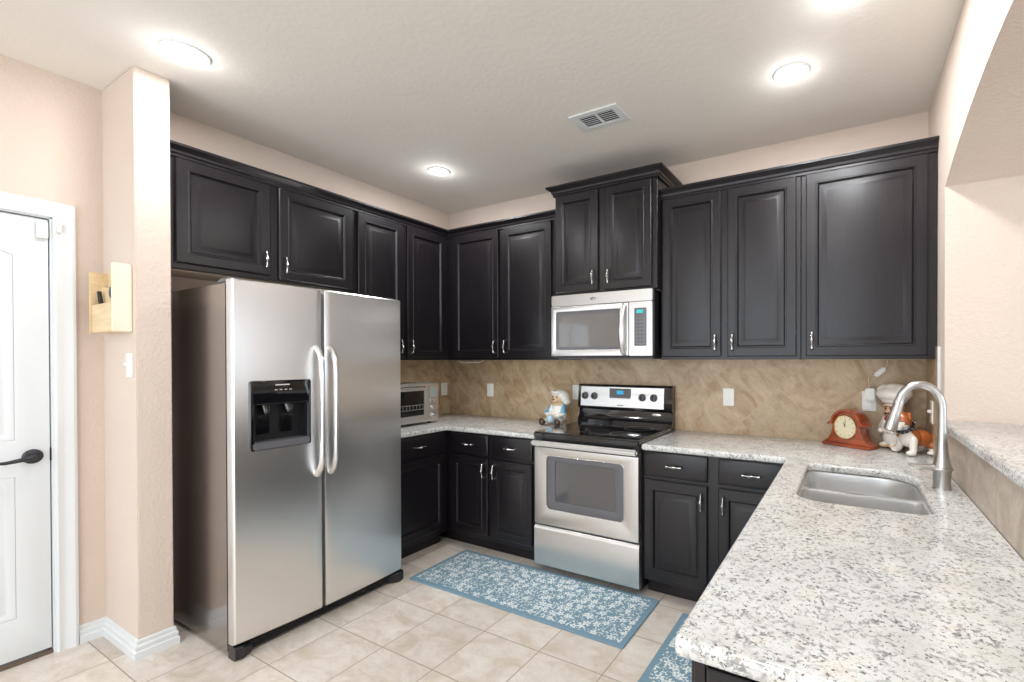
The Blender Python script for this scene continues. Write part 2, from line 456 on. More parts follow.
# right wall with the arched pass-through; thick
AY0, AY1, AZ0 = .50, 2.49, 1.075
def arch_z(u):
    return 2.347 - .172*(u-1.494)**2
def arch_pts(n=28):
    return [(AY0 + (AY1-AY0)*k/n, arch_z(AY0 + (AY1-AY0)*k/n)) for k in range(n+1)]
b = MB()
hole = [(AY0, AZ0)] + arch_pts() + [(AY1, AZ0)]
b.plate(RIGHT, [(0, 0), (3.9, 0), (3.9, CEIL), (0, CEIL)], [hole], -WX-.55, -WX)
struct('wall_right', b, M['wall'], ang=25)
# rear and far right walls with openings added to let the fill light in
b = MB(); b.plate(BACK, [(XD-T, 0), (XR+T, 0), (XR+T, CEIL), (XD-T, CEIL)], [[(.15,.12), (3.35,.12), (3.35,2.58), (.15,2.58)], [(3.8,.12), (6.6,.12), (6.6,2.58), (3.8,2.58)]], -YF, -YF+T)
struct('wall_rear', b, M['wall'])
b = MB(); b.plate(LEFT, [(YF, 0), (YB, 0), (YB, CEIL), (YF, CEIL)], [[(-3.4,.5), (-1.0,.5), (-1.0,2.35), (-3.4,2.35)]], XR, XR+T)
struct('wall_far_right', b, M['wall'])
def window(name, F, u0, u1, v0, v1, w0, w1):  # unseen frames, made up for the openings that the fill lamps shine through
    b = MB(); um = (u0+u1)/2
    b.plate(F, [(u0,v0),(u1,v0),(u1,v1),(u0,v1)], [[(u0+.06,v0+.06),(um-.03,v0+.06),(um-.03,v1-.06),(u0+.06,v1-.06)], [(um+.03,v0+.06),(u1-.06,v0+.06),(u1-.06,v1-.06),(um+.03,v1-.06)]], w0, w1)
    struct(name, b, M['trim'])
window('fill_window_1', BACK, .15, 3.35, .12, 2.58, -YF+.01, -YF+.06)
window('fill_window_2', BACK, 3.8, 6.6, .12, 2.58, -YF+.01, -YF+.06)
window('fill_window_3', LEFT, -3.4, -1.0, .5, 2.35, XR+.01, XR+.06)

# backsplash tile
b = MB(); b.box(BACK, 0, WX, .899, 1.40, 0, .008); struct('trim_1', b, M['splash_back'])
b = MB(); b.box(LEFT, -1.15, -.008, .899, 1.40, 0, .008); struct('trim_2', b, M['splash_side'])
b = MB(); b.box(RIGHT, .008, .40, .899, 1.455, -WX, -WX+.008); struct('trim_3', b, M['splash_side'])
b = MB(); b.box(RIGHT, .40, 2.32, .899, 1.074, -WX, -WX+.006); struct('trim_4', b, M['splash_strip'])
b = MB(); b.box(RIGHT, .401, .412, 1.11, 1.455, -WX, -WX+.013, .004); struct('trim_5', b, M['trim'])

# baseboards
bp = [(0,0),(.017,0),(.017,.034),(.011,.040),(.013,.046),(.013,.060),(.006,.067),(.008,.072),(.006,.084),(0,.088)]
b = MB(); sweep(b, [(XD, -2.349), (XD, COLY0), (COLX, COLY0), (COLX, COLY1), (.20, COLY1)], bp); struct('baseboard_left', b, M['trim'])
b = MB(); sweep(b, [(XD, YF), (XD, -3.31)], bp); struct('baseboard_door_side', b, M['trim'])
b = MB(); sweep(b, [(WX, -2.32), (WX, -3.9)], bp); struct('baseboard_right', b, M['trim'])

# door: casing, jamb, slab
dr = sthing('door_1', (XD, (DY0+DY1)/2, 0))
cp = [(0,0),(.004,.020),(.012,.022),(.02,.016),(.05,.013),(.062,.006),(.075,.0)]   # casing profile (across, out)
b = MB()
cas = [(-.005,0),(-.005,.012),(.004,.016),(.014,.012),(.030,.012),(.040,.018),(.056,.022),(.066,.018),(.070,0)]
def frame_path(ins):
    return [(DY1+ins, 0), (DY1+ins, DZ+ins), (DY0-ins, DZ+ins), (DY0-ins, 0)]
rr = []
fp = [frame_path(c[0]) for c in cas]
rr = [[LEFT.p(fp[j][i][0], fp[j][i][1], XD + cas[j][1]) for j in range(len(cas))] for i in range(4)]
b.rings(rr, True, True, True)
obj('door_casing', b, M['trim'], dr)
b = MB()
jm = [(DY1, 0), (DY1, DZ), (DY0, DZ), (DY0, 0)]
for i, (a_, o_) in enumerate(((0, 1),)):
    b.box(LEFT, DY1-.012, DY1, 0, DZ, XD-T, XD+.001); b.box(LEFT, DY0, DY0+.012, 0, DZ, XD-T, XD+.001); b.box(LEFT, DY0, DY1, DZ-.012, DZ, XD-T, XD+.001)
    b.box(LEFT, DY1-.024, DY1-.012, 0, DZ, XD-T, XD-.05); b.box(LEFT, DY0, DY1, DZ-.024, DZ-.012, XD-T, XD-.05)
obj('door_jamb', b, M['trim'], dr)
b = MB(); b.box(LEFT, DY0, DY1, 0, .016, XD-T, XD-.002, .004); obj('threshold', b, plain('brown_threshold', srgb(110,92,76), .5), dr)
b = MB()
su0, su1, sv0, sv1, sw = DY0+.016, DY1-.016, .028, DZ-.018, XD-.008
b.box(LEFT, su0, su1, sv0, sv1, sw-.035, sw-.008)
um = (su0+su1)/2; hw = (su1-su0)/2 - .105
def arch_panel(d, top=1.90, bot=1.03, rise=.09, n=16):
    u0, u1 = um-hw+d, um+hw-d; out = [(u0, bot+d), (u1, bot+d)]
    for k in range(n+1):
        t = k/n; u = u1 + (u0-u1)*t; out.append((u, top - d - .03 + (rise)*math.sin(PI*t)*1.0))
    return out
lowp = lambda d: [(um-hw+d, .215+d), (um+hw-d, .215+d), (um+hw-d, .86-d), (um-hw+d, .86-d)]
b.plate(LEFT, [(su0,sv0),(su1,sv0),(su1,sv1),(su0,sv1)], [arch_panel(0), lowp(0)], sw-.0085, sw, .002, 1)
for fn in (arch_panel, lowp):
    rr = [[LEFT.p(u, v, w) for u, v in fn(d)] for d, w in ((.001, sw-.001), (.010, sw-.001), (.020, sw-.0075), (.034, sw-.0075), (.055, sw-.001), (.06, sw-.0005))]
    b.rings(rr, False, True, True)
slab = obj('door_slab', b, M['door'], dr)
b = MB()
hy, hz = DY1-.070, .947
b.lathe([(.0,0),(.030,0),(.033,.004),(.033,.008),(.026,.012),(.012,.014),(.011,.040),(0,.040)], Matrix.Translation((sw, hy, hz)) @ Matrix.Rotation(PI/2, 4, 'Y'))
b.tube([(sw+.040, hy+.002, hz), (sw+.050, hy-.012, hz), (sw+.052, hy-.030, hz-.004), (sw+.050, hy-.085, hz-.012), (sw+.046, hy-.115, hz-.010)], [.011,.012,.010,.008,.006], 12)
obj('door_handle', b, M['dark_metal'], slab)
b = MB(); b.box(LEFT, DY1-.017, DY1-.010, hz-.03, hz+.03, sw-.03, sw+.004, .002); obj('latch', b, M['dark_metal'], slab)
# contact sensor on door top corner
t = thing('door_sensor', 'small white contact sensor at the top corner of the white door', 'sensor', (XD, DY1-.03, 2.0))
b = MB(); b.box(LEFT, DY1-.052, DY1-.018, 1.965, 2.045, sw, sw+.02, .004); obj('sensor_body', b, M['white'], t)
b = MB(); b.box(LEFT, DY1+.006, DY1+.020, 2.0, 2.042, XD+.014, XD+.028, .003); obj('magnet', b, M['white'], t)

# ------------------------------------------------------------------ ceiling fixtures
LAMP = (.965, .975, 1.0)
def downlight(x, y, r, label, power=14):
    t = thing('ceiling_light', label, 'ceiling light', (x, y, CEIL), 'recessed downlights in the ceiling')
    b = MB()
    b.lathe([(r, 0), (r, -.004), (r*.93, -.008), (r*.80, -.006), (r*.76, 0)], Matrix.Translation((x, y, CEIL)), 40, False, False)
    obj('trim_ring', b, M['trim'], t)
    b = MB(); b.lathe([(0, -.0055), (r*.5, -.0055), (r*.8, -.0045)], Matrix.Translation((x, y, CEIL)), 40, False, False)
    obj('lens', b, M['lens'], t)
    l = bpy.data.lights.new('downlight_panel', 'AREA'); l.shape = 'DISK'; l.size = r*1.5; l.energy = power*.27; l.color = LAMP
    o = bpy.data.objects.new('panel', l); C.objects.link(o); o.parent = t; o.location = (0, 0, -.012)
    l = bpy.data.lights.new('downlight_dome', 'POINT'); l.energy = power*.03; l.shadow_soft_size = .05; l.color = LAMP
    o = bpy.data.objects.new('dome', l); C.objects.link(o); o.parent = t; o.location = (0, 0, -.075)
    return t
PW = 33
downlight(.68, -2.175, .088, 'round recessed ceiling light nearest the wall stub, above the fridge end', PW)
downlight(.67, -.732, .078, 'round recessed ceiling light near the back left corner', PW)
downlight(3.028, -.727, .082, 'round recessed ceiling light above the tall right wall cabinets', PW)
downlight(3.256, -1.175, .082, 'recessed ceiling light cut by the top edge, above the sink', PW)
downlight(3.0, -2.5, .08, 'recessed ceiling light above the end of the peninsula', PW)
downlight(1.7, -3.9, .08, 'unseen recessed ceiling light added as fill behind the kitchen', PW)  # out of view, added to light the room behind the camera
downlight(3.0, -5.0, .08, 'unseen recessed ceiling light added as fill near the rear wall', PW)  # second unseen lamp, added as fill toward the rear wall

t = thing('ceiling_vent', 'white rectangular air vent with dark slots in the ceiling', 'vent', (2.035, -.8125, CEIL))
VU = Fr((0,0,CEIL), (1,0,0), (0,0,-1))
class HF:   # horizontal frame facing down: u = x, v = y
    def mat(s):
        m = Matrix.Identity(4); m[2][2] = -1; m[2][3] = CEIL; m[1][1] = 1; return m
hd = HF()
vx0, vx1, vy0, vy1 = 1.885, 2.185, -.905, -.720
b = MB(); b.plate(hd, [(vx0,vy0),(vx1,vy0),(vx1,vy1),(vx0,vy1)], [[(vx0+.045,vy0+.035),(2.03,vy0+.035),(2.03,vy1-.035),(vx0+.045,vy1-.035)], [(2.042,vy0+.035),(vx1-.045,vy0+.035),(vx1-.045,vy1-.035),(2.042,vy1-.035)]], 0, .009, .003)
obj('frame', b, M['trim'], t)
b = MB(); b.wbox(vx0+.04, vx1-.04, vy0+.03, vy1-.03, CEIL-.0015, CEIL-.0005); obj('backing', b, M['slotdark'], t)
for k in range(6):
    y = vy0+.045+k*.019
    b = MB(); b.wbox(vx0+.044, vx1-.044, y-.006, y+.006, CEIL-.007, CEIL-.005, rot=(.5,0,0)); obj('slat', b, M['trim'], t)

# ------------------------------------------------------------------ cabinets
def raised_door(F, u0, u1, v0, v1, w, fw=.058):
    b = MB()
    prof = [(0,0),(0,.016),(.004,.0195),(fw-.010,.0195),(fw-.006,.0225),(fw-.001,.0225),(fw+.003,.016),(fw+.007,.0105),(fw+.016,.0105),(fw+.042,.0185),(fw+.046,.0190)]
    def R(i, d): return [F.p(u0+i, v0+i, w+d), F.p(u1-i, v0+i, w+d), F.p(u1-i, v1-i, w+d), F.p(u0+i, v1-i, w+d)]
    b.rings([R(*p) for p in prof], True, True, True)
    return b
def slab_front(F, u0, u1, v0, v1, w):
    b = MB()
    prof = [(0,0),(0,.014),(.003,.016),(.012,.0185),(.016,.0195)]
    def R(i, d): return [F.p(u0+i, v0+i, w+d), F.p(u1-i, v0+i, w+d), F.p(u1-i, v1-i, w+d), F.p(u0+i, v1-i, w+d)]
    b.rings([R(*p) for p in prof], True, True, True); return b
def pull(F, u, v, w, horiz=False):
    """bow pull with round feet and a thick middle"""
    b = MB(); L = .047
    prof = [(-L, -.001, .0075), (-L, .014, .0065), (-L*.9, .022, .006), (-L*.6, .024, .0030), (-L*.3, .027, .0050), (0, .031, .0085), (L*.3, .027, .0050), (L*.6, .024, .0030), (L*.9, .022, .006), (L, .014, .0065), (L, -.001, .0075)]
    pts = [F.p(u + (s_ if horiz else 0), v + (0 if horiz else s_), w+o_) for s_, o_, r in prof]
    b.tube(pts, [r for *_, r in prof], 10)
    return b
CROWN = [(0,0),(.010,0),(.010,.012),(.016,.018),(.018,.030),(.032,.044),(.040,.050),(.040,.062),(0,.062)]

def cabinet(name, label, F, u0, u1, v0, v1, w0, w1, doors, drawers=(), base=False, group=None, under=True, hollow=False):
    """doors: (u0,u1,v0,v1,pull) with pull = None or (u_side, v_side) in -1/1"""
    t = thing(name, label, 'cabinet', F.p((u0+u1)/2, v0 if not base else 0, (w0+w1)/2), group)
    b = MB()
    lo = v0 + (.10 if base else 0)
    if hollow:
        b.box(F, u0+.0005, u0+.019, lo, v1, w0, w1-.003); b.box(F, u1-.019, u1-.0005, lo, v1, w0, w1-.003)
        b.box(F, u0+.019, u1-.019, lo, lo+.018, w0, w1-.003); b.box(F, u0+.019, u1-.019, lo+.018, v1, w0, w0+.012)
    else: b.box(F, u0+.0005, u1-.0005, lo, v1, w0, w1-.003)
    # face frame, a few mm proud, with real openings between stiles and rails
    b.box(F, u0+.0005, u1-.0005, lo, v1, w1-.003, w1, .0015, 1)
    obj('body', b, M['cab'], t)
    if base:
        b = MB(); b.box(F, u0, u1, 0, .10, w0, w1-.075); obj('toe_kick', b, M['cab'], t)
    elif under:
        b = MB(); b.box(F, u0+.015, u1-.015, v0-.0015, v0, w0, w1-.055); obj('underside', b, M['cab_in'], t)
    for d in doors:
        o = obj('door', raised_door(F, *d[:4], w1+.0005), M['cab'], t)
        if d[4]:
            su, sv = d[4]; pu = (d[1]-.030) if su > 0 else (d[0]+.030); pv = (d[3]-.085) if sv > 0 else (d[2]+.085)
            obj('handle', pull(F, pu, pv, w1+.020), M['chrome'], o)
    for d in drawers:
        o = obj('drawer', slab_front(F, *d[:4], w1+.0005), M['cab'], t)
        obj('handle', pull(F, (d[0]+d[1])/2, (d[2]+d[3])/2, w1+.020, True), M['chrome'], o)
    return t
UB, UT, DB, DT = 1.392, 2.43, 1.411, 2.408
BF = .597
# left wall
cabinet('wall_cabinet', 'short dark two-door cabinet above the refrigerator', LEFT, -2.124, -1.146, 1.857, UT, 0, .31,
        [(-2.095, -1.668, 1.885, DT, (1,-1)), (-1.622, -1.165, 1.870, DT, (-1,-1))])
cabinet('wall_cabinet', 'dark two-door wall cabinet above the toaster oven on the left wall', LEFT, -1.145, -.001, UB, UT, 0, .31,
        [(-1.127, -.766, DB, DT, (1,-1)), (-.730, -.350, DB, DT, (-1,-1))])
cabinet('wall_cabinet', 'dark two-door wall cabinet between the corner and the microwave', BACK, .312, 1.438, UB, UT, 0, .31,
        [(.385, .866, DB, DT, (1,-1)), (.912, 1.366, DB, DT, (-1,-1))])
cabinet('wall_cabinet', 'taller projecting two-door cabinet directly above the microwave', BACK, 1.4395, 2.2105, 1.845, 2.56, 0, .378,
        [(1.452, 1.790, 1.862, 2.540, (1,-1)), (1.846, 2.176, 1.858, 2.540, (-1,-1))])
cabinet('wall_cabinet', 'dark two-door wall cabinet just right of the microwave', BACK, 2.212, 3.036, UB, UT, 0, .31,
        [(2.226, 2.594, DB, DT, (1,-1)), (2.636, 3.013, DB, DT, (-1,-1))])
cabinet('wall_cabinet', 'wide single-door wall cabinet at the right end above the clock', BACK, 3.037, WX-.002, UB, UT, 0, .31,
        [(3.063, 3.612, DB, DT, (-1,-1))])
# crown mouldings
b = MB(); sweep(b, [(.31, -2.124), (.31, -.31), (1.438, -.31)], CROWN, 2.412)
tag(obj('crown_molding', b, M['cab']), 'dark crown molding running round the left corner over the cabinets', 'molding')
b = MB(); sweep(b, [(1.4395, -.02), (1.4395, -.378), (2.2105, -.378), (2.2105, -.02)], [(o_*1.25, z) for o_, z in CROWN], 2.545, 1 if False else 1)
tag(obj('crown_molding', b, M['cab']), 'highest dark crown molding, around the cabinet over the microwave', 'molding')
b = MB(); sweep(b, [(2.212, -.31), (WX-.002, -.31)], CROWN, 2.412)
tag(obj('crown_molding', b, M['cab']), 'dark crown molding over the wall cabinets right of the microwave', 'molding')
# base cabinets
cabinet('base_cabinet', 'dark base cabinet beside the refrigerator, under the toaster oven', LEFT, -1.142, -.600, 0, .864, .012, BF,
        [(-1.12, -.632, .135, .685, (-1,1))], [(-1.12, -.632, .708, .853)], base=True)
cabinet('base_cabinet', 'dark base cabinet with two drawers and two doors left of the range', BACK, .012, 1.436, 0, .864, .012, BF,
        [(.655, 1.012, .135, .688, (1,1)), (1.050, 1.402, .135, .688, (-1,1))], [(.655, 1.012, .708, .853), (1.050, 1.402, .708, .853)], base=True)
cabinet('base_cabinet', 'dark base cabinet with drawers right of the range', BACK, 2.208, 3.030, 0, .864, .012, BF,
        [(2.220, 2.592, .125, .695, (1,1)), (2.652, 3.000, .125, .695, (-1,1))], [(2.220, 2.592, .716, .856), (2.652, 3.000, .716, .856)], base=True)
PF = Fr((0,0,0), (0,-1,0), (-1,0,0))
t = cabinet('peninsula_cabinet', 'dark peninsula base cabinet under the sink counter', PF, .600, 2.285, 0, .864, -WX+.002, -3.027,
        [(.68, 1.03, .125, .695, (1,1)), (1.04, 1.39, .125, .695, (-1,1)), (1.43, 1.83, .125, .695, (1,1)), (1.86, 2.25, .125, .695, (-1,1))],
        [(.68, 1.03, .716, .856), (1.04, 1.39, .716, .856), (1.43, 1.83, .716, .856), (1.86, 2.25, .716, .856)], base=True, hollow=True)
ENDF = Fr((0, -2.285, 0), (1,0,0), (0,-1,0))
b = MB(); b.box(ENDF, 3.028, 3.050, .10, .862, 0, .006, .002, 1)
b.box(ENDF, 3.050, 3.60, .80, .862, 0, .003)
obj('end_trim', b, M['cab'], t)
b = raised_door(ENDF, 3.056, 3.60, .125, .850, .0005, .05); obj('end_panel', b, M['cab'], t)

# ------------------------------------------------------------------ countertops
class TOP:
    def __init__(s): pass
    def mat(s): return Matrix.Identity(4)
tp = TOP()
def poly_round(pts, radii, n=6):
    out = []; m = len(pts)
    for i in range(m):
        p = Vector(pts[i]); r = radii[i]
        if r == 0: out.append(tuple(p)); continue
        a_ = (Vector(pts[i-1])-p).normalized(); c_ = (Vector(pts[(i+1) % m])-p).normalized()
        p0, p1 = p+a_*r, p+c_*r
        for k in range(n+1):
            t_ = k/n; q = p0*(1-t_)**2 + p*2*t_*(1-t_)*1.0 + p1*t_**2
            out.append(tuple(q))
    return out
b = MB(); b.plate(tp, poly_round([(.009,-.009),(1.438,-.009),(1.438,-.634),(.634,-.634),(.634,-1.142),(.009,-1.142)], [0,0,0.004,.006,.01,0]), [], .865, .900, .012, 3)
tag(obj('countertop', b, M['granite'], base=(0,0,0)), 'pale granite countertop with toaster oven and bear on it', 'countertop')
SX0, SX1, SY0, SY1 = 3.102, 3.515, -1.337, -.712
sink_hole = poly_round([(SX0, SY0), (SX1, SY0), (SX1, SY1), (SX0, SY1)], [.11, .08, .16, .05], 8)
b = MB(); b.plate(tp, poly_round([(2.206,-.009),(WX-.002,-.009),(WX-.002,-2.325),(2.999,-2.325),(2.999,-.634),(2.206,-.634)], [0,0,0,.020,.006,.02]), [sink_hole], .865, .900, .012, 3)
tag(obj('countertop', b, M['granite'], base=(0,0,0)), 'large speckled granite countertop of the peninsula with the sink cut into it', 'countertop')
b = MB(); b.plate(tp, poly_round([(WX-.02,-.502),(WX+.60,-.502),(WX+.60,-2.488),(WX-.02,-2.488)], [0,0,.02,.02]), [], 1.0755, 1.112, .010, 3)
tag(obj('bar_ledge', b, M['granite'], base=(0,0,0)), 'raised granite bar ledge on the half wall under the arch', 'countertop')

# sink
t = thing('kitchen_sink', 'stainless steel double-bowl undermount sink in the peninsula', 'sink', ((SX0+SX1)/2, (SY0+SY1)/2, .66))
def bowl(y0, y1, x0, x1, depth, rads):
    b = MB(); rr = []
    for ins, dz, rs in ((-.003, .8625, 1.0), (-.001, .861, 1), (0, .855, 1), (.003, .80, 1), (.008, .864-depth+.03, .95), (.018, .864-depth+.010, .8), (.035, .864-depth+.002, .65), (.06, .864-depth, .5)):
        pts = poly_round([(x0+ins, y0+ins), (x1-ins, y0+ins), (x1-ins, y1-ins), (x0+ins, y1-ins)], [r*rs for r in rads], 8)
        rr.append([(p[0], p[1], dz) for p in pts])
    b.rings(rr, False, True, True); return b
ymid = -1.045
bw = [(ymid+.010, SY1-.004, (.04,.04,.15,.05)), (SY0+.004, ymid-.010, (.11,.08,.04,.04))]
for (y0, y1, rads) in bw:
    o = obj('bowl', bowl(y0, y1, SX0+.004, SX1-.004, .19, rads), M['sink'], t)
    m_ = o.modifiers.new('thick', 'SOLIDIFY'); m_.thickness = .0015; m_.offset = -1
    yc = (y0+y1)/2
    b = MB(); b.lathe([(.050, .0), (.046, .004), (.034, .003), (.030, -.004), (.006, -.006), (0, -.002)], Matrix.Translation(((SX0+SX1)/2, yc, .6745)), 28, False, True)
    obj('drain', b, M['nickel'], t)
def bowl_outline(y0, y1, rads):
    return poly_round([(SX0+.004, y0), (SX1-.004, y0), (SX1-.004, y1), (SX0+.004, y1)], rads, 8)
b = MB(); b.plate(tp, poly_round([(SX0-.02, SY0-.02), (SX1+.02, SY0-.02), (SX1+.02, SY1+.02), (SX0-.02, SY1+.02)], [.12,.09,.17,.06], 8), [bowl_outline(*q) for q in bw], .8605, .8645, .0008, 1)
obj('rim', b, M['sink'], t)

# faucet
fx, fy = 3.582, -.948
t = thing('kitchen_faucet', 'tall brushed nickel gooseneck faucet with pull-down spray head', 'faucet', (fx, fy, .9))
b = MB(); b.lathe([(0,0),(.0315,0),(.0315,.003),(.029,.006),(.029,.066),(.031,.072),(0,.072)], Matrix.Translation((fx, fy, .9))); obj('base', b, M['nickel'], t)
b = MB(); b.lathe([(0,0),(.034,0),(.036,.004),(.034,.009),(.028,.012),(0,.012)], Matrix.Translation((fx, fy, .972)))
b.tube([(fx-.015, fy-.004, .978), (fx-.06, fy-.012, .980), (fx-.108, fy-.018, .984)], [.014,.009,.006], 12, 1.5)
obj('lever', b, M['nickel'], t)
b = MB()
pts = []; rad = []
for z, r in ((.983,.031),(.988,.0305),(1.000,.027),(1.020,.0235),(1.05,.0195),(1.09,.0165),(1.14,.0148),(1.18,.0145)):
    pts.append((fx, fy, z)); rad.append(r)
R_ = .070; zc_ = 1.205
for k in range(0, 21):
    a_ = math.radians(165)*k/20
    pts.append((fx - R_ + R_*math.cos(a_), fy - .012*(k/20), zc_ + (R_+.018)*math.sin(a_))); rad.append(.0145)
obj('spout', b.tube(pts, rad, 20), M['nickel'], t)
e = Vector(pts[-1]); d = (Vector(pts[-1])-Vector(pts[-2])).normalized()
b = MB(); b.tube([e - d*.002, e + d*.004, e + d*.012, e + d*.05, e + d*.105, e + d*.118], [.0155,.0170,.0170,.0190,.0235,.0220], 20); obj('spray_head', b, M['nickel'], t)
b = MB(); b.tube([e + d*.1175, e + d*.121], [.018,.017], 20); obj('nozzle', b, M['black'], t)

# ------------------------------------------------------------------ refrigerator
FY0, FY1, FS = -2.054, -1.144, -1.650
t = thing('refrigerator', 'stainless steel side-by-side refrigerator with ice dispenser', 'refrigerator', (.40, (FY0+FY1)/2, 0))
b = MB(); b.box(LEFT, FY0+.004, FY1-.004, .02, 1.755, .03, .722, .006); obj('case', b, M['fridge_side'], t)
b = MB(); b.box(LEFT, FY0+.01, FY1-.01, .06, 1.75, .722, .732); obj('gasket', b, M['black'], t)
dy0, dy1, dz0, dz1 = -1.990, -1.712, .958, 1.294
def fx_at(y):
    s2 = (y-FY0)/(FY1-FY0); return .783 + .022*(1-(2*s2-1)**2)
def door_mesh(y0, y1, z0, z1, hole=None):
    """curved-front door of quads in a grid, with a real rectangular opening for the dispenser"""
    ys = [y0 + .010 + (y1-y0-.020)*k/16 for k in range(17)]; zs = [z0 + .006, z1 - .006]
    if hole:
        ys = sorted([y for y in ys if min(abs(y-hole[0]), abs(y-hole[1])) > .008] + [hole[0], hole[1]]); zs = [z0+.006, hole[2], hole[3], z1-.006]
    cols = [(.734, y0+.001), (.768, y0+.0008), (.777, y0+.003), (fx_at(y0)-.0015, y0+.0065)] + [(fx_at(y), y) for y in ys] + [(fx_at(y1)-.0015, y1-.0065), (.777, y1-.003), (.768, y1-.0008), (.734, y1-.001)]
    t_ = bmesh.new(); g = [[t_.verts.new((x, y, z)) for x, y in cols] for z in zs]
    for i in range(len(zs)-1):
        for j in range(len(cols)-1):
            if hole and hole[0]-1e-6 <= cols[j][1] < hole[1]-1e-6 and zs[i] == hole[2]: continue
            t_.faces.new((g[i][j], g[i][j+1], g[i+1][j+1], g[i+1][j]))
    for row, zz in ((g[0], z0), (g[-1], z1)):
        r2 = [t_.verts.new((v.co.x - (.006 if v.co.x > .74 else 0), v.co.y, zz)) for v in row]
        for j in range(len(cols)-1):
            q = (row[j], row[j+1], r2[j+1], r2[j]); t_.faces.new(q if zz == z0 else q[::-1])
        t_.faces.new(r2[::-1] if zz == z1 else r2)
    bk = [t_.verts.new((.733, y, z)) for z in (z0, z1) for y in (y0+.001, y1-.001)]
    t_.faces.new((bk[0], bk[1], bk[3], bk[2]))
    if hole:
        i0 = zs.index(hole[2]); hv = [(fx_at(hole[0]), hole[0]), (fx_at(hole[1]), hole[1])]
        f4 = [t_.verts.new((hv[0][0], hole[0], hole[2])), t_.verts.new((hv[1][0], hole[1], hole[2])), t_.verts.new((hv[1][0], hole[1], hole[3])), t_.verts.new((hv[0][0], hole[0], hole[3]))]
        r4 = [t_.verts.new((.737, v.co.y, v.co.z)) for v in f4]
        for k in range(4): t_.faces.new((f4[k], f4[(k+1)%4], r4[(k+1)%4], r4[k]))
    bmesh.ops.recalc_face_normals(t_, faces=t_.faces[:])
    b = MB(); b._add(t_); return b
fd = obj('freezer_door', door_mesh(FY0, FS-.0025, .068, 1.768, (dy0+.008, dy1-.008, dz0+.008, dz1-.008)), M['steel'], t, ang=28)
rd = obj('refrigerator_door', door_mesh(FS+.0025, FY1, .068, 1.768), M['steel'], t, ang=28)
# dispenser
ds = []
b = MB(); xs = fx_at(-1.95)+.004; xe = fx_at(-1.70)
b.plate(LEFT, rrect(dy0, dy1, dz0, dz1, .012), [rrect(dy0+.018, dy1-.018, dz0+.035, dz1-.115, .008)], .775, .8055, .004)
dp = obj('dispenser', b, M['blackglass'], t)
b = MB(); b.box(LEFT, dy0+.012, dy1-.012, dz0+.012, dz1-.012, .738, .742)
b.box(LEFT, dy0+.012, dy0+.020, dz0+.012, dz1-.1, .740, .79); b.box(LEFT, dy1-.020, dy1-.012, dz0+.012, dz1-.1, .740, .79); b.box(LEFT, dy0+.012, dy1-.012, dz1-.118, dz1-.110, .740, .79)
obj('niche', b, M['black'], dp)
for yy in (-1.910, -1.806):
    b = MB(); b.tube([(.755, yy, 1.180), (.772, yy, 1.150), (.778, yy, 1.128)], [.028,.022,.014], 16); b.box(LEFT, yy-.028, yy+.028, 1.03, 1.12, .744, .751, .003); obj('paddle', b, M['blackglass'], dp)
b = MB(); b.box(LEFT, dy0+.010, dy1-.010, dz0+.004, dz0+.040, .742, .815, .006); obj('drip_tray', b, M['grey'], dp)
b = MB(); b.box(LEFT, -1.882, -1.817, 1.268, 1.274, .8055, .8061); obj('printed_name', b, M['mark'], dp)
for k in range(4):
    b = MB(); b.box(LEFT, -1.885+k*.022, -1.873+k*.022, 1.245, 1.249, .8055, .8061); obj('button', b, M['mark'], dp)
# handles
for yy, nm_ in ((-1.684, fd), (-1.612, rd)):
    b = MB(); xa = fx_at(yy)
    p = [(xa-.002, 1.462), (xa+.010, 1.455), (xa+.034, 1.425), (xa+.048, 1.385), (xa+.052, 1.33), (xa+.052, 1.12), (xa+.052, .92), (xa+.048, .865), (xa+.034, .825), (xa+.010, .795), (xa-.002, .788)]
    b.tube([(x, yy, z) for x, z in p], [.016,.017,.0165,.0155,.0145,.0145,.0145,.0155,.0165,.017,.016], 14, .85)
    obj('handle', b, M['steel'], nm_)
# base grille and hinge covers
b = MB(); b.box(LEFT, FY0+.03, FY1-.03, .012, .060, .66, .765, .006)
for k in range(4): b.box(LEFT, FY0+.08, FY1-.08, .018+k*.010, .022+k*.010, .765, .770)
obj('base_grille', b, M['black'], t)
for y0, y1 in ((FY0+.002, FY0+.085), (FY1-.085, FY1-.002)):
    b = MB()
    yo, yi = (y0, y1) if y0 < -1.6 else (y1, y0)
    rr = []
    for s_, x1, z1 in ((0, .795, .064), (.35, .805, .062), (.7, .790, .055), (1, .768, .045)):
        y = yo + (yi-yo)*s_
        rr.append([(.728, y, .0), (x1-.01, y, .0), (x1, y, .01), (x1, y, z1-.008), (x1-.01, y, z1), (.728, y, z1)])
    b.rings(rr); obj('foot_cover', b, M['black'], t)
    b = MB(); b.box(LEFT, y0+.01, y1-.015, 1.755, 1.782, .62, .745, .008, 3); obj('hinge_cover', b, M['grey'], t)

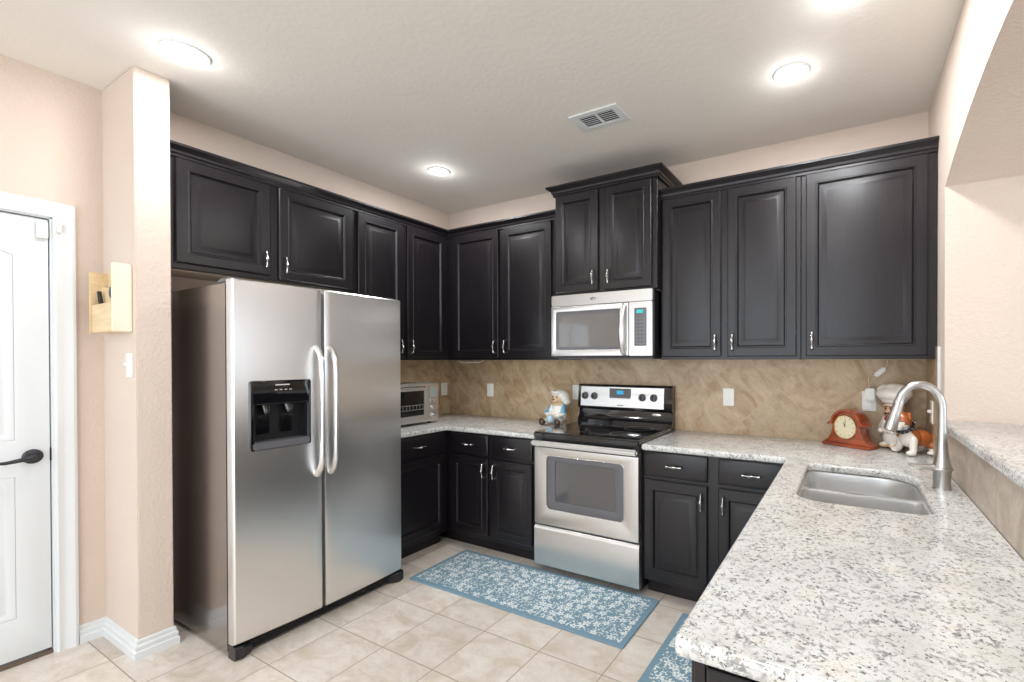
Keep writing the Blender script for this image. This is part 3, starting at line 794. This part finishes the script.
# ------------------------------------------------------------------ range
RX0, RX1 = 1.4415, 2.2025
t = thing('range', 'stainless steel electric range with black glass cooktop', 'range', ((RX0+RX1)/2, -.33, 0))
b = MB(); b.box(BACK, RX0, RX1, .03, .905, .012, .605, .004)
for x in (RX0+.05, RX1-.05):
    for y in (.08, .54): b.lathe([(0,0),(.016,0),(.016,.03),(0,.03)], Matrix.Translation((x, -y, 0)), 12)
obj('body', b, M['black'], t)
b = MB(); b.box(BACK, RX0-.001, RX1+.001, .884, .922, .055, .650, .010, 3); ct = obj('cooktop', b, M['blackglass'], t)
for (x, y, r) in ((1.63, .21, .075), (2.01, .21, .095), (1.63, .47, .105), (2.01, .47, .08)):
    b = MB(); b.lathe([(r, 0), (r+.0015, .0004), (r+.003, 0)], Matrix.Translation((x, -y, .9222)), 48, False, False); obj('burner_ring', b, M['grey'], ct)
# oven door
dx0, dx1 = RX0+.006, RX1-.006
b = MB(); b.plate(BACK, rrect(dx0, dx1, .318, .822, .006), [rrect(1.545, 2.100, .425, .770, .028)], .606, .643, .004)
od = obj('oven_door', b, M['steel_h'], t)
b = MB(); b.plate(BACK, rrect(1.543, 2.102, .423, .772, .028), [rrect(1.605, 2.040, .475, .735, .012)], .618, .636, .002); obj('window_frame', b, M['grey'], od)
b = MB(); b.box(BACK, 1.60, 2.045, .47, .74, .618, .630); obj('window_glass', b, M['ovenglass'], od)
b = MB(); b.plate(BACK, rrect(1.541, 2.104, .421, .774, .030), [rrect(1.546, 2.099, .426, .769, .027)], .636, .6455, .002); obj('window_bead', b, M['chrome'], od)
b = MB(); b.box(BACK, RX0+.002, RX1-.002, .834, .868, .655, .683, .010, 3)
for x in (RX0+.02, RX1-.05): b.box(BACK, x, x+.03, .838, .864, .606, .66, .004)
obj('handle', b, M['steel_h'], od)
b = MB(); b.box(BACK, RX0+.004, RX1-.004, .822, .884, .600, .612); obj('vent_strip', b, M['black'], t)
b = MB()
pr_ = [(.606,.048),(.640,.048),(.643,.052),(.643,.285),(.640,.298),(.632,.306),(.606,.306)]
b.rings([[BACK.p(x, v, w) for w, v in pr_] for x in (dx0-.002, dx1+.002)]); obj('drawer', b, M['steel_h'], t)
# back guard with sloped control panel
b = MB()
pg = [(.012,.92),(.085,.92),(.085,.945),(.060,.975),(.055,1.020),(.075,1.030),(.080,1.042),(.068,1.196),(.058,1.208),(.012,1.208)]
b.rings([[BACK.p(x, v, w) for w, v in pg] for x in (RX0+.002, RX1-.002)]); bg = obj('back_guard', b, M['blackglass'], t)
def slope_w(v): return .0805 + (.068-.080)*(v-1.042)/(1.196-1.042)
b = MB()
rr = []
for x in (RX0+.028, RX1-.062):
    rr.append([BACK.p(x, 1.046, slope_w(1.046)), BACK.p(x, 1.046, slope_w(1.046)+.004), BACK.p(x, 1.190, slope_w(1.19)+.004), BACK.p(x, 1.190, slope_w(1.19))])
b.rings(rr); cpn = obj('control_panel', b, M['steel_h'], bg)
for x in (1.508, 1.588, 1.978, 2.066):
    v = 1.122; w = slope_w(v)+.004
    b = MB(); mt = Matrix.Translation(BACK.p(x, v, w)) @ Matrix.Rotation(PI/2+.078, 4, 'X')
    b.lathe([(0,0),(.028,0),(.027,.006),(.023,.008),(.021,.024),(.018,.027),(0,.027)], mt, 24)
    k_ = obj('knob', b, M['grey'], t)
    b = MB(); b.box(BACK, x-.005, x+.005, v-.018, v+.018, w+.024, w+.034, .003); obj('grip', b, M['black'], k_)
b = MB(); w = slope_w(1.13)+.0045; b.box(BACK, 1.715, 1.888, 1.092, 1.182, w-.002, w+.001, .001, 1); dsp = obj('display_panel', b, M['grey'], t)
b = MB(); b.box(BACK, 1.775, 1.830, 1.140, 1.166, w+.001, w+.0018); obj('clock_display', b, M['lcd_blue'], dsp)
for i in range(8):
    for j in range(2):
        b = MB(); b.box(BACK, 1.725+i*.0195, 1.737+i*.0195, 1.100+j*.016, 1.105+j*.016, w+.001, w+.0016); obj('button', b, M['mark_dim'], dsp)
b = MB(); b.box(BACK, 1.780, 1.830, 1.056, 1.063, slope_w(1.06)+.004, slope_w(1.06)+.0048); obj('printed_name', b, M['mark_dim'], bg)
b = MB(); b.plate(BACK, circ(2.078, 1.000, .034, 28, .011), [], .056, .062, .001); obj('badge', b, M['chrome'], bg)

# ------------------------------------------------------------------ microwave
MX0, MX1, MZ0, MZ1, MY = 1.426, 2.190, 1.418, 1.843, .412
t = thing('microwave', 'stainless over-the-range microwave above the stove', 'microwave', ((MX0+MX1)/2, -.2, MZ0))
b = MB(); b.box(BACK, MX0+.016, MX1-.003, MZ0-.012, MZ1-.001, .012, MY-.03, .004); obj('body', b, M['black'], t)
b = MB(); b.box(BACK, MX0, MX1, 1.766, MZ1-.002, MY-.04, MY, .004, 2); obj('vent_grille', b, M['steel_h'], t)
b = MB(); b.plate(BACK, rrect(MX0, 2.026, MZ0, 1.762, .004), [rrect(1.466, 1.971, 1.462, 1.724, .012)], MY-.04, MY+.004, .004)
md_ = obj('door', b, M['steel_h'], t)
b = MB(); b.box(BACK, 1.461, 1.976, 1.457, 1.729, MY-.03, MY-.002); obj('window_glass', b, M['mwglass'], md_)
b = MB(); b.plate(BACK, rrect(1.466, 1.971, 1.462, 1.724, .012), [rrect(1.488, 1.949, 1.482, 1.704, .006)], MY-.003, MY-.0005); obj('window_mask', b, M['grey'], md_)
b = MB()
hp = [(0,1.752),(.020,1.745),(.040,1.70),(.050,1.64),(.053,1.59),(.050,1.53),(.040,1.475),(.020,1.435),(0,1.428)]
b.tube([BACK.p(1.998, v, MY+w) for w, v in hp], [.013,.014,.014,.014,.014,.014,.014,.014,.013], 12, 1.3); obj('handle', b, M['steel'], md_)
b = MB(); b.box(BACK, 2.029, MX1, MZ0, 1.762, MY-.04, MY+.002, .003); cp_ = obj('control_panel', b, M['steel_h'], t)
b = MB(); b.plate(BACK, rrect(2.068, 2.152, 1.480, 1.722, .006), [], MY+.001, MY+.005, .001); kp = obj('keypad', b, M['grey'], t)
b = MB(); b.box(BACK, 2.084, 2.130, 1.688, 1.710, MY+.005, MY+.0058); obj('display', b, M['lcd'], kp)
for i in range(3):
    for j in range(8):
        b = MB(); b.box(BACK, 2.079+i*.023, 2.092+i*.023, 1.492+j*.023, 1.499+j*.023, MY+.005, MY+.0056); obj('button', b, M['mark_dim'], kp)
b = MB(); b.plate(BACK, circ(1.764, 1.803, .022, 24, .010), [circ(1.770, 1.800, .011, 24, .005)], MY, MY+.0015); obj('badge', b, M['mark_dim'], t)
b = MB(); b.box(BACK, MX0+.02, MX1-.02, MZ0-.022, MZ0-.012, .06, MY-.06, .003); obj('bottom_plate', b, M['grey'], t)

# ------------------------------------------------------------------ toaster oven
t = thing('toaster_oven', 'stainless toaster oven on the left counter beside the refrigerator', 'toaster oven', (.25, -.76, .9))
TY0, TY1, TX0, TX1, TZ0, TZ1 = -.98, -.515, .10, .415, .918, 1.215
b = MB(); b.box(LEFT, TY0, TY1, TZ0, TZ1, TX0, TX1-.012, .018, 4); obj('body', b, M['steel_h'], t)
b = MB(); b.plate(LEFT, rrect(TY0, TY1, TZ0, TZ1, .014), [rrect(TY0+.03, TY1-.135, TZ0+.055, TZ1-.055, .006)], TX1-.014, TX1, .004); fp_ = obj('front_panel', b, M['steel_h'], t)
b = MB(); b.box(LEFT, TY0+.02, TY1-.125, TZ0+.045, TZ1-.045, TX1-.02, TX1-.008); dgl = obj('door_glass', b, M['blackglass'], t)
b = MB()
for z in (TZ0+.10, TZ0+.135): b.tube([(TX1-.006, TY0+.035, z), (TX1-.006, TY1-.14, z)], .0025, 8)
for k in range(10): b.tube([(TX1-.0055, TY0+.05+k*.03, TZ0+.10), (TX1-.0055, TY0+.05+k*.03, TZ0+.135)], .0015, 6)
obj('rack', b, M['nickel'], dgl)
b = MB(); b.tube([(TX1, TY0+.05, TZ1-.032), (TX1+.028, TY0+.055, TZ1-.028), (TX1+.030, TY0+.09, TZ1-.028), (TX1+.030, TY1-.19, TZ1-.028), (TX1+.028, TY1-.155, TZ1-.028), (TX1, TY1-.15, TZ1-.032)], .008, 10); obj('handle', b, M['chrome'], t)
b = MB(); b.box(LEFT, TY1-.085, TY1-.025, TZ1-.110, TZ1-.035, TX1, TX1+.002, .001, 1); obj('display', b, plain('pale_green_display', srgb(150,165,158), .3), t)
for z, r in ((TZ0+.160, .011), (TZ0+.110, .019), (TZ0+.048, .019)):
    for yy in ((TY1-.055,) if r > .015 else (TY1-.075, TY1-.040)):
        b = MB(); b.lathe([(0,0),(r*1.15,0),(r*1.15,.003),(r,.005),(r*.9,.022),(r*.7,.025),(0,.025)], Matrix.Translation((TX1, yy, z)) @ Matrix.Rotation(PI/2, 4, 'Y'), 20); obj('knob', b, M['chrome'], t)
for x in (TX0+.04, TX1-.05):
    for y in (TY0+.04, TY1-.05):
        b = MB(); b.lathe([(0,0),(.014,0),(.018,.022),(0,.022)], Matrix.Translation((x, y, .9)), 14); obj('foot', b, M['black'], t)

# ------------------------------------------------------------------ rugs
def rug(cx_, cy_, hx, hy, rz, label):
    b = MB(); pts = rrect(-hx, hx, -hy, hy, .008, 3)
    b.plate(tp, pts, [], 0, .009, .003)
    b.bm.transform(Matrix.Translation((0,0,0)))
    o = obj('kitchen_rug', b, rug_mat('blue_floral_rug_%d' % int(cx_*10), hx, hy)); o.location = (cx_, cy_, .0005); o.rotation_euler.z = rz
    tag(o, label, 'rug'); return o
rug(1.569, -.873, .752, .250, .006, 'long blue floral runner rug on the tiles in front of the range')
rug(2.735, -1.30, .258, .618, 0, 'blue floral rug partly hidden by the peninsula counter')

# ------------------------------------------------------------------ outlets and switches
def outlet(F, u, v, w, label, kind='outlet'):
    t = thing('wall_outlet' if kind == 'outlet' else 'light_switch', label, 'outlet' if kind == 'outlet' else 'switch', F.p(u, v, w))
    b = MB(); b.plate(F, rrect(u-.036, u+.036, v-.058, v+.058, .006), [], w, w+.006, .002); pl = obj('cover_plate', b, M['white'], t)
    if kind == 'outlet':
        for dv in (-.020, .020):
            b = MB(); b.plate(F, rrect(u-.017, u+.017, v+dv-.014, v+dv+.014, .008), [], w+.005, w+.008, .001); s_ = obj('socket', b, M['white'], pl)
            b = MB()
            for du in (-.006, .006): b.box(F, u+du-.001, u+du+.001, v+dv-.002, v+dv+.006, w+.008, w+.0083)
            obj('slots', b, M['ink'], s_) if False else b.bm.free()
    elif kind == 'rocker':
        b = MB(); b.plate(F, rrect(u-.016, u+.016, v-.033, v+.033, .002), [], w+.004, w+.009, .002); obj('rocker', b, M['white'], pl)
    else:
        b = MB(); b.box(F, u-.005, u+.005, v-.004, v+.012, w+.004, w+.022, .002); obj('toggle', b, M['white'], pl)
    return t
outlet(BACK, .500, 1.130, .008, 'white wall outlet on the tile left of the range, near the corner')
outlet(BACK, 1.388, 1.138, .008, 'white wall outlet half hidden behind the range, next to the bear')
outlet(BACK, 2.570, 1.143, .008, 'white wall outlet on the tile just right of the range')
outlet(BACK, 3.375, 1.150, .008, 'white wall outlet with an adapter plugged in above the clock')
outlet(LEFT, -.083, 1.128, .008, 'white switch plate on the left wall behind the toaster oven', 'rocker')
outlet(RIGHT, .215, 1.120, -WX+.008, 'white light switch on the right end tile behind the faucet', 'switch')
outlet(Fr((0, COLY0, 0), (1,0,0), (0,-1,0)), .293, 1.370, 0, 'white light switch on the wall stub below the wooden organizer', 'switch')

# plug adapter, cord and in-line switch
t = thing('plug_adapter', 'white plug adapter with a cord rising to the cabinet', 'adapter', (3.378, -.016, 1.17))
b = MB(); b.box(BACK, 3.352, 3.404, 1.155, 1.225, .016, .050, .006, 3); obj('adapter_body', b, M['white'], t)
b = MB(); b.tube([(3.375, -.035, 1.224), (3.372, -.035, 1.26), (3.370, -.032, 1.285), (3.383, -.030, 1.300), (3.405, -.030, 1.298)], .0028, 8)
b.tube([(3.452, -.032, 1.342), (3.462, -.032, 1.36), (3.462, -.032, 1.391)], .0028, 8); obj('cord', b, M['cab_in'], t)
b = MB(); b.wbox(3.392, 3.462, -.045, -.025, 1.305, 1.333, .008, 3, rot=(0, -.72, 0)); obj('inline_switch', b, M['white'], t)
t = b = MB(); b.tube([(.36,-.25,1.389), (.38,-.25,1.376), (.44,-.25,1.369), (.52,-.25,1.374), (.60,-.25,1.372), (.64,-.25,1.389)], .003, 8)
tag(obj('light_cable', b, M['white'], base=(.5,-.25,1.37)), 'thin white cable sagging under the corner wall cabinet', 'cable')

# ------------------------------------------------------------------ mantel clock
t = thing('mantel_clock', 'reddish wooden tambour mantel clock at the back of the counter', 'clock', (0, 0, 0))
CK = Fr((0,0,0), (1,0,0), (0,-1,0))
b = MB(); b.box(CK, -.138, .138, 0, .016, -.045, .048, .004, 2); obj('base', b, M['clockwood'], t)
out = []
for k in range(13): a_ = PI*k/12; out.append((.075*math.cos(a_)*1.0, .118+.072*math.sin(a_)))
lft = [(-.078, .110), (-.081, .09), (-.088, .065), (-.102, .040), (-.122, .024), (-.130, .016)]
body = [(-x, y) for x, y in lft[::-1]] + out + lft
b = MB(); b.plate(CK, body, [], -.035, .036, .003); cb = obj('case', b, M['clockwood'], t)
b = MB()
arc_o = [(.088*math.cos(PI*k/16), .116+.083*math.sin(PI*k/16)) for k in range(17)]
arc_i = [(.076*math.cos(PI*k/16), .116+.071*math.sin(PI*k/16)) for k in range(17)][::-1]
b.plate(CK, [(.106,.112),(.106,.119)] + arc_o[1:-1] + [(-.106,.119),(-.106,.112)] + arc_i, [], -.042, .047, .002); obj('arch_molding', b, M['clockwood'], t)
b = MB(); b.lathe([(0,0),(.066,0),(.066,.006),(.063,.010),(.060,.008),(.058,.004),(0,.004)], Matrix.Translation(CK.p(0,.105,.036)) @ Matrix.Rotation(PI/2, 4, 'X'), 40); obj('bezel', b, M['brass'], t)
b = MB(); b.lathe([(0,0),(.0595,0),(.0595,.002),(0,.002)], Matrix.Translation(CK.p(0,.105,.0400)) @ Matrix.Rotation(PI/2, 4, 'X'), 40); df = obj('dial', b, M['clockface'], t)
b = MB()
for k in range(12):
    a_ = 2*PI*k/12; c_ = CK.p(.050*math.sin(a_), .105+.050*math.cos(a_), .0422)
    b.wbox(c_.x-.001, c_.x+.001, c_.y-.0003, c_.y+.0003, c_.z-.0045, c_.z+.0045, rot=(0, a_, 0))
obj('hour_marks', b, M['ink'], df)
b = MB()
for a_, L_, w_ in ((.05, .040, .0012), (-.35, .026, .0018)):
    c_ = CK.p(L_/2*math.sin(a_), .105+L_/2*math.cos(a_), .0432); b.wbox(c_.x-w_, c_.x+w_, c_.y-.0003, c_.y+.0003, c_.z-L_/2, c_.z+L_/2, rot=(0, a_, 0))
obj('hands', b, M['ink'], df)
t.location = (3.276, -.135, .9005); t.rotation_euler.z = -.50; t.scale = (.98, 1.15, 1.06)

# ------------------------------------------------------------------ chef figurine (faces camera-left)
def figure_place(t, loc, rz, s_=1):
    t.location = loc; t.rotation_euler.z = rz; t.scale = (s_, s_, s_)
t = thing('chef_figurine', 'ceramic chef figurine in a tall white hat behind the dog', 'figurine', (0,0,0))
# local: faces -y, height .36
b_parts = [('e', (0,0,.06), (.062,.052,.065)), ('e', (0,-.008,.12), (.066,.056,.060)), ('e', (0,0,.165), (.055,.042,.035)),
           ('e', (0,0,.215), (.043,.043,.047)), ('e', (0,-.044,.208), (.011,.012,.010)), ('e', (.045,0,.212), (.008,.011,.014)), ('e', (-.045,0,.212), (.008,.011,.014)),
           ('c', (.056,0,.160), (.078,-.012,.105), .020, .016), ('c', (.078,-.012,.105), (.040,-.055,.095), .016, .013),
           ('c', (-.056,0,.160), (-.078,-.012,.105), .020, .016), ('c', (-.078,-.012,.105), (-.040,-.055,.095), .016, .013),
           ('e', (.035,-.020,.015), (.028,.045,.016)), ('e', (-.035,-.020,.015), (.028,.045,.016))]
def ccol(c, n):
    if c.z > .182: return 1
    if c.z < .022: return 2
    return 0
blob_obj('body', b_parts, [M['cer_white'], M['cer_skin'], M['cer_cream']], t, .004, ccol)
b = MB(); b.lathe([(.046,.240),(.050,.244),(.051,.262),(.048,.266)], None, 32, True, True); hb = obj('hat_band', b, M['cer_white'], t)
blob_obj('hat', [('e', (0,0,.305), (.090,.088,.048)), ('e', (.035,.01,.325), (.055,.055,.036)), ('e', (-.035,-.01,.325), (.055,.055,.036)), ('e', (0,0,.338), (.055,.055,.028)), ('e', (0,0,.272), (.066,.066,.030))], M['cer_white'], t, .004)
b = MB()
for k in range(9):
    a_ = -PI/2 + (k-4)*.16
    b.tube([(.052*math.cos(a_), .052*math.sin(a_), .250), (.0525*math.cos(a_+.05), .0525*math.sin(a_+.05), .258), (.052*math.cos(a_+.1), .052*math.sin(a_+.1), .251)], .0012, 6)
obj('hat_lettering', b, M['cer_red'], t)
blob_obj('hair', [('e', (.036,.006,.228), (.014,.030,.018)), ('e', (-.036,.006,.228), (.014,.030,.018)), ('e', (0,.032,.222), (.034,.016,.026)), ('e', (-.022,-.035,.237), (.018,.008,.007)), ('e', (.022,-.035,.237), (.018,.008,.007))], M['cer_blond'], t, .003)
mo = MB()
for s_ in (-1, 1):
    b = MB(); b.ball((s_*.015,-.041,.222), (.0055,.004,.006)); obj('eye', b, M['cer_dark'], t)
    b = MB(); b.ball((s_*.016,-.040,.232), (.010,.004,.0025), (0, s_*.2, 0)); obj('eyebrow', b, M['cer_dark'], t)
    mo.ball((s_*.012,-.045,.196), (.015,.006,.005), (0, s_*.35, 0))
obj('moustache', mo, M['cer_dark'], t)
b = MB(); b.tube([(.040*math.cos(a_/10*2*PI), .036*math.sin(a_/10*2*PI), .176) for a_ in range(11)], .009, 10); b.ball((0,-.046,.165), (.018,.010,.016)); obj('neckerchief', b, M['cer_red'], t)
b = MB()
for k in range(3):
    for s_ in (-1, 1): b.ball((s_*.018, -.062, .145-k*.026), .004)
obj('buttons', b, M['cer_cream'], t)
figure_place(t, (3.490, -.108, .9050), -.85, .97)

# ------------------------------------------------------------------ bulldog figurine (local: faces -x)
t = thing('bulldog_figurine', 'brown and white ceramic bulldog wearing a black spiked collar', 'figurine', (0,0,0))
parts = [('e', (.055,0,.085), (.075,.052,.050)), ('e', (-.015,0,.092), (.055,.058,.058)), ('e', (.105,0,.072), (.042,.046,.044)),
         ('e', (-.040,0,.130), (.040,.042,.040)),
         ('e', (-.070,0,.190), (.052,.056,.050)), ('e', (-.112,0,.172), (.026,.040,.028)), ('e', (-.106,.026,.158), (.022,.018,.024)), ('e', (-.106,-.026,.158), (.022,.018,.024)), ('e', (-.104,0,.150), (.024,.028,.014)),
         ('c', (-.030,.042,.085), (-.040,.056,.022), .026, .018), ('c', (-.030,-.042,.085), (-.040,-.056,.022), .026, .018),
         ('e', (-.055,.058,.015), (.030,.022,.015)), ('e', (-.055,-.058,.015), (.030,.022,.015)),
         ('e', (.105,.036,.050), (.034,.024,.038)), ('e', (.105,-.036,.050), (.034,.024,.038)),
         ('e', (.088,.048,.013), (.032,.020,.013)), ('e', (.088,-.048,.013), (.032,.020,.013)), ('e', (.148,0,.075), (.012,.012,.012))]
def dcol(c, n):
    x, y, z = c
    if z < .034: return 0
    if x < -.085 and z > .162 and abs(y) < .016 and z > .19: return 0
    if x < -.088 and z < .185: return 0
    if z > .168 and x > -.115: return 1
    if x > -.030 + .015*math.sin(y*60) + max(0, .10-z)*.5 and z > .048 and x < .16: return 1
    if x > .05 and z > .036: return 1
    return 0
bd = blob_obj('body', parts, [M['cer_white'], M['cer_brown']], t, .0035, dcol, smooth=3)
for s_ in (-1, 1):
    blob_obj('ear', [('c', (-.062, s_*.050, .226), (-.070, s_*.064, .205), .014, .010), ('e', (-.066, s_*.056, .220), (.012,.010,.016))], M['cer_brown'], t, .003)
for s_ in (-1, 1):
    b = MB(); b.ball((-.112, s_*.024, .200), (.006,.007,.007)); obj('eye', b, M['ink'], t)
b = MB(); b.ball((-.138, 0, .184), (.008,.013,.010)); obj('nose', b, M['ink'], t)
b = MB(); b.ball((-.126, 0, .150), (.012,.016,.006), (0,-.3,0)); obj('tongue', b, M['cer_red'], t)
b = MB()
cc = Vector((-.048, 0, .148)); ax = Vector((-.55, 0, .83)).normalized(); e1 = Vector((0,1,0)); e2 = ax.cross(e1)
ring = [cc + e1*.050*math.cos(2*PI*k/28) + e2*.050*math.sin(2*PI*k/28) for k in range(29)]
b.tube(ring, .011, 10, .6); co = obj('collar', b, M['black'], t)
b = MB()
for k in range(16):
    a_ = 2*PI*k/16; d_ = (e1*math.cos(a_) + e2*math.sin(a_)); p_ = cc + d_*.055
    b.tube([p_, p_ + d_*.006, p_ + d_*.015], [.0045,.0035,.0004], 8)
obj('spikes', b, M['chrome'], co)
b = MB(); b.lathe([(0,0),(.012,0),(.012,.003),(0,.003)], Matrix.Translation((-.094,0,.108)) @ Matrix.Rotation(PI/2, 4, 'Y'), 20); obj('name_tag', b, M['gold'], co)
figure_place(t, (3.560, -.232, .9012), .52, 1.0); t.scale = (.82, .98, .93)

# ------------------------------------------------------------------ bear figurine (local: faces -y)
t = thing('bear_figurine', 'seated ceramic bear in white bonnet and blue clothes beside the stove', 'figurine', (0,0,0))
parts = [('e', (0,0,.070), (.060,.052,.066)), ('e', (0,0,.115), (.048,.042,.040)), ('e', (0,-.004,.180), (.046,.042,.042)), ('e', (0,-.042,.170), (.021,.018,.017)),
         ('e', (.034,0,.213), (.014,.009,.014)), ('e', (-.034,0,.213), (.014,.009,.014)),
         ('c', (.045,-.005,.125), (.066,-.045,.080), .019, .016), ('c', (.066,-.045,.080), (.030,-.072,.068), .016, .015),
         ('c', (-.045,-.005,.125), (-.066,-.045,.080), .019, .016), ('c', (-.066,-.045,.080), (-.030,-.072,.068), .016, .015),
         ('c', (.035,-.03,.030), (.060,-.100,.024), .028, .022), ('c', (-.035,-.03,.030), (-.060,-.100,.024), .028, .022),
         ('e', (.062,-.112,.028), (.021,.014,.027)), ('e', (-.062,-.112,.028), (.021,.014,.027))]
def bcol(c, n):
    x, y, z = c
    if z > .150: return 1
    if y < -.102: return 2
    if abs(x) > .046 and z > .085: return 3
    if z < .060 and y < -.02: return 1 if (int(x*90) + int(y*70)) % 2 else 4
    return 0
blob_obj('body', parts, [M['cer_white'], M['cer_cream'], M['cer_dark'], M['cer_blue'], M['cer_lblue']], t, .0035, bcol)
for s_ in (-1, 1):
    b = MB(); b.ball((s_*.016,-.043,.192), (.005,.004,.006)); obj('eye', b, M['cer_dark'], t)
b = MB(); b.ball((0,-.060,.176), (.008,.006,.006)); obj('nose', b, M['cer_dark'], t)
blob_obj('bonnet', [('e', (0,.010,.214), (.058,.052,.030)), ('e', (0,-.008,.224), (.050,.044,.018)), ('e', (.030,.012,.200), (.040,.048,.034)), ('e', (.050,.014,.178), (.030,.042,.034)), ('e', (.062,.014,.158), (.024,.032,.024)), ('e', (-.034,.018,.200), (.024,.036,.030)), ('e', (0,.034,.190), (.048,.028,.040))], M['cer_white'], t, .0035)
b = MB(); b.ball((0,-.040,.232), (.014,.006,.006)); obj('bonnet_bow', b, M['cer_dark'], t)
b = MB(); b.tube([(.036*math.cos(2*PI*k/12), .034*math.sin(2*PI*k/12)-.004, .142) for k in range(13)], .008, 10); obj('collar', b, M['cer_cream'], t)
blob_obj('paws', [('e', (.022,-.080,.066), (.016,.014,.014)), ('e', (-.022,-.080,.066), (.016,.014,.014))], M['cer_cream'], t, .003)
b = MB(); b.lathe([(0,0),(.020,0),(.026,.012),(.024,.034),(.018,.042),(.020,.046),(0,.046)], Matrix.Translation((0,-.098,.030)), 20); obj('honey_pot', b, M['cer_lblue'], t)
figure_place(t, (1.325, -.175, .9012), .02, 1.10)

# ------------------------------------------------------------------ wooden organizer on the wall stub
SF = Fr((.018, COLY0, 0), (1,0,0), (0,-1,0))
t = thing('wall_organizer', 'pale wooden wall organizer hung in the corner beside the door', 'organizer', (.16, COLY0, 1.53))
b = MB(); b.box(SF, .02, .30, 1.525, 1.835, 0, .010, .002); obj('back_board', b, M['pine'], t)
b = MB(); b.box(SF, .294, .312, 1.524, 1.840, 0, .068, .004); obj('side_panel', b, M['pine_lit'], t)
b = MB(); b.box(SF, .02, .034, 1.525, 1.82, 0, .072, .003); obj('side_panel', b, M['pine'], t)
b = MB(); b.box(SF, .034, .294, 1.525, 1.660, .056, .066, .002)
b.rings([[SF.p(.034, 1.60, .024), SF.p(.294, 1.60, .024), SF.p(.294, 1.60, .031), SF.p(.034, 1.60, .031)], [SF.p(.034, 1.755, .024), SF.p(.294, 1.71, .024), SF.p(.294, 1.71, .031), SF.p(.034, 1.755, .031)]])
obj('pocket_front', b, M['pine'], t)
b = MB(); b.box(SF, .034, .294, 1.525, 1.537, .010, .056); obj('bottom', b, M['pine'], t)
t = thing('scissors', 'scissors with dark handles in the wooden organizer', 'scissors', (.22, COLY0-.055, 1.54))
b = MB(); b.tube([SF.p(.214,1.56,.043), SF.p(.222,1.685,.043)], [.004,.006], 8, .4); b.tube([SF.p(.226,1.56,.045), SF.p(.218,1.685,.045)], [.004,.006], 8, .4); obj('blades', b, M['chrome'], t)
for du in (-.016, .020):
    b = MB(); b.tube([SF.p(.220+du+.014*math.cos(2*PI*k/14), 1.712+.022*math.sin(2*PI*k/14), .044) for k in range(15)], .0045, 8); obj('handle', b, M['grey'], t)
b = MB(); b.tube([SF.p(.10,1.56,.043), SF.p(.075,1.67,.045), SF.p(.060,1.725,.047)], [.007,.009,.008], 10)
tag(obj('marker_pen', b, M['ink'], base=(.1, COLY0-.055, 1.55)), 'black marker pen leaning in the left of the wooden organizer', 'pen')
b = MB(); b.tube([SF.p(.262,1.56,.040), SF.p(.262,1.74,.040), SF.p(.262,1.79,.040)], [.005,.006,.010], 10)
tag(obj('key_tool', b, M['dark_metal'], base=(.262, COLY0-.05, 1.55)), 'dark slim tool standing in the right of the wooden organizer', 'tool')
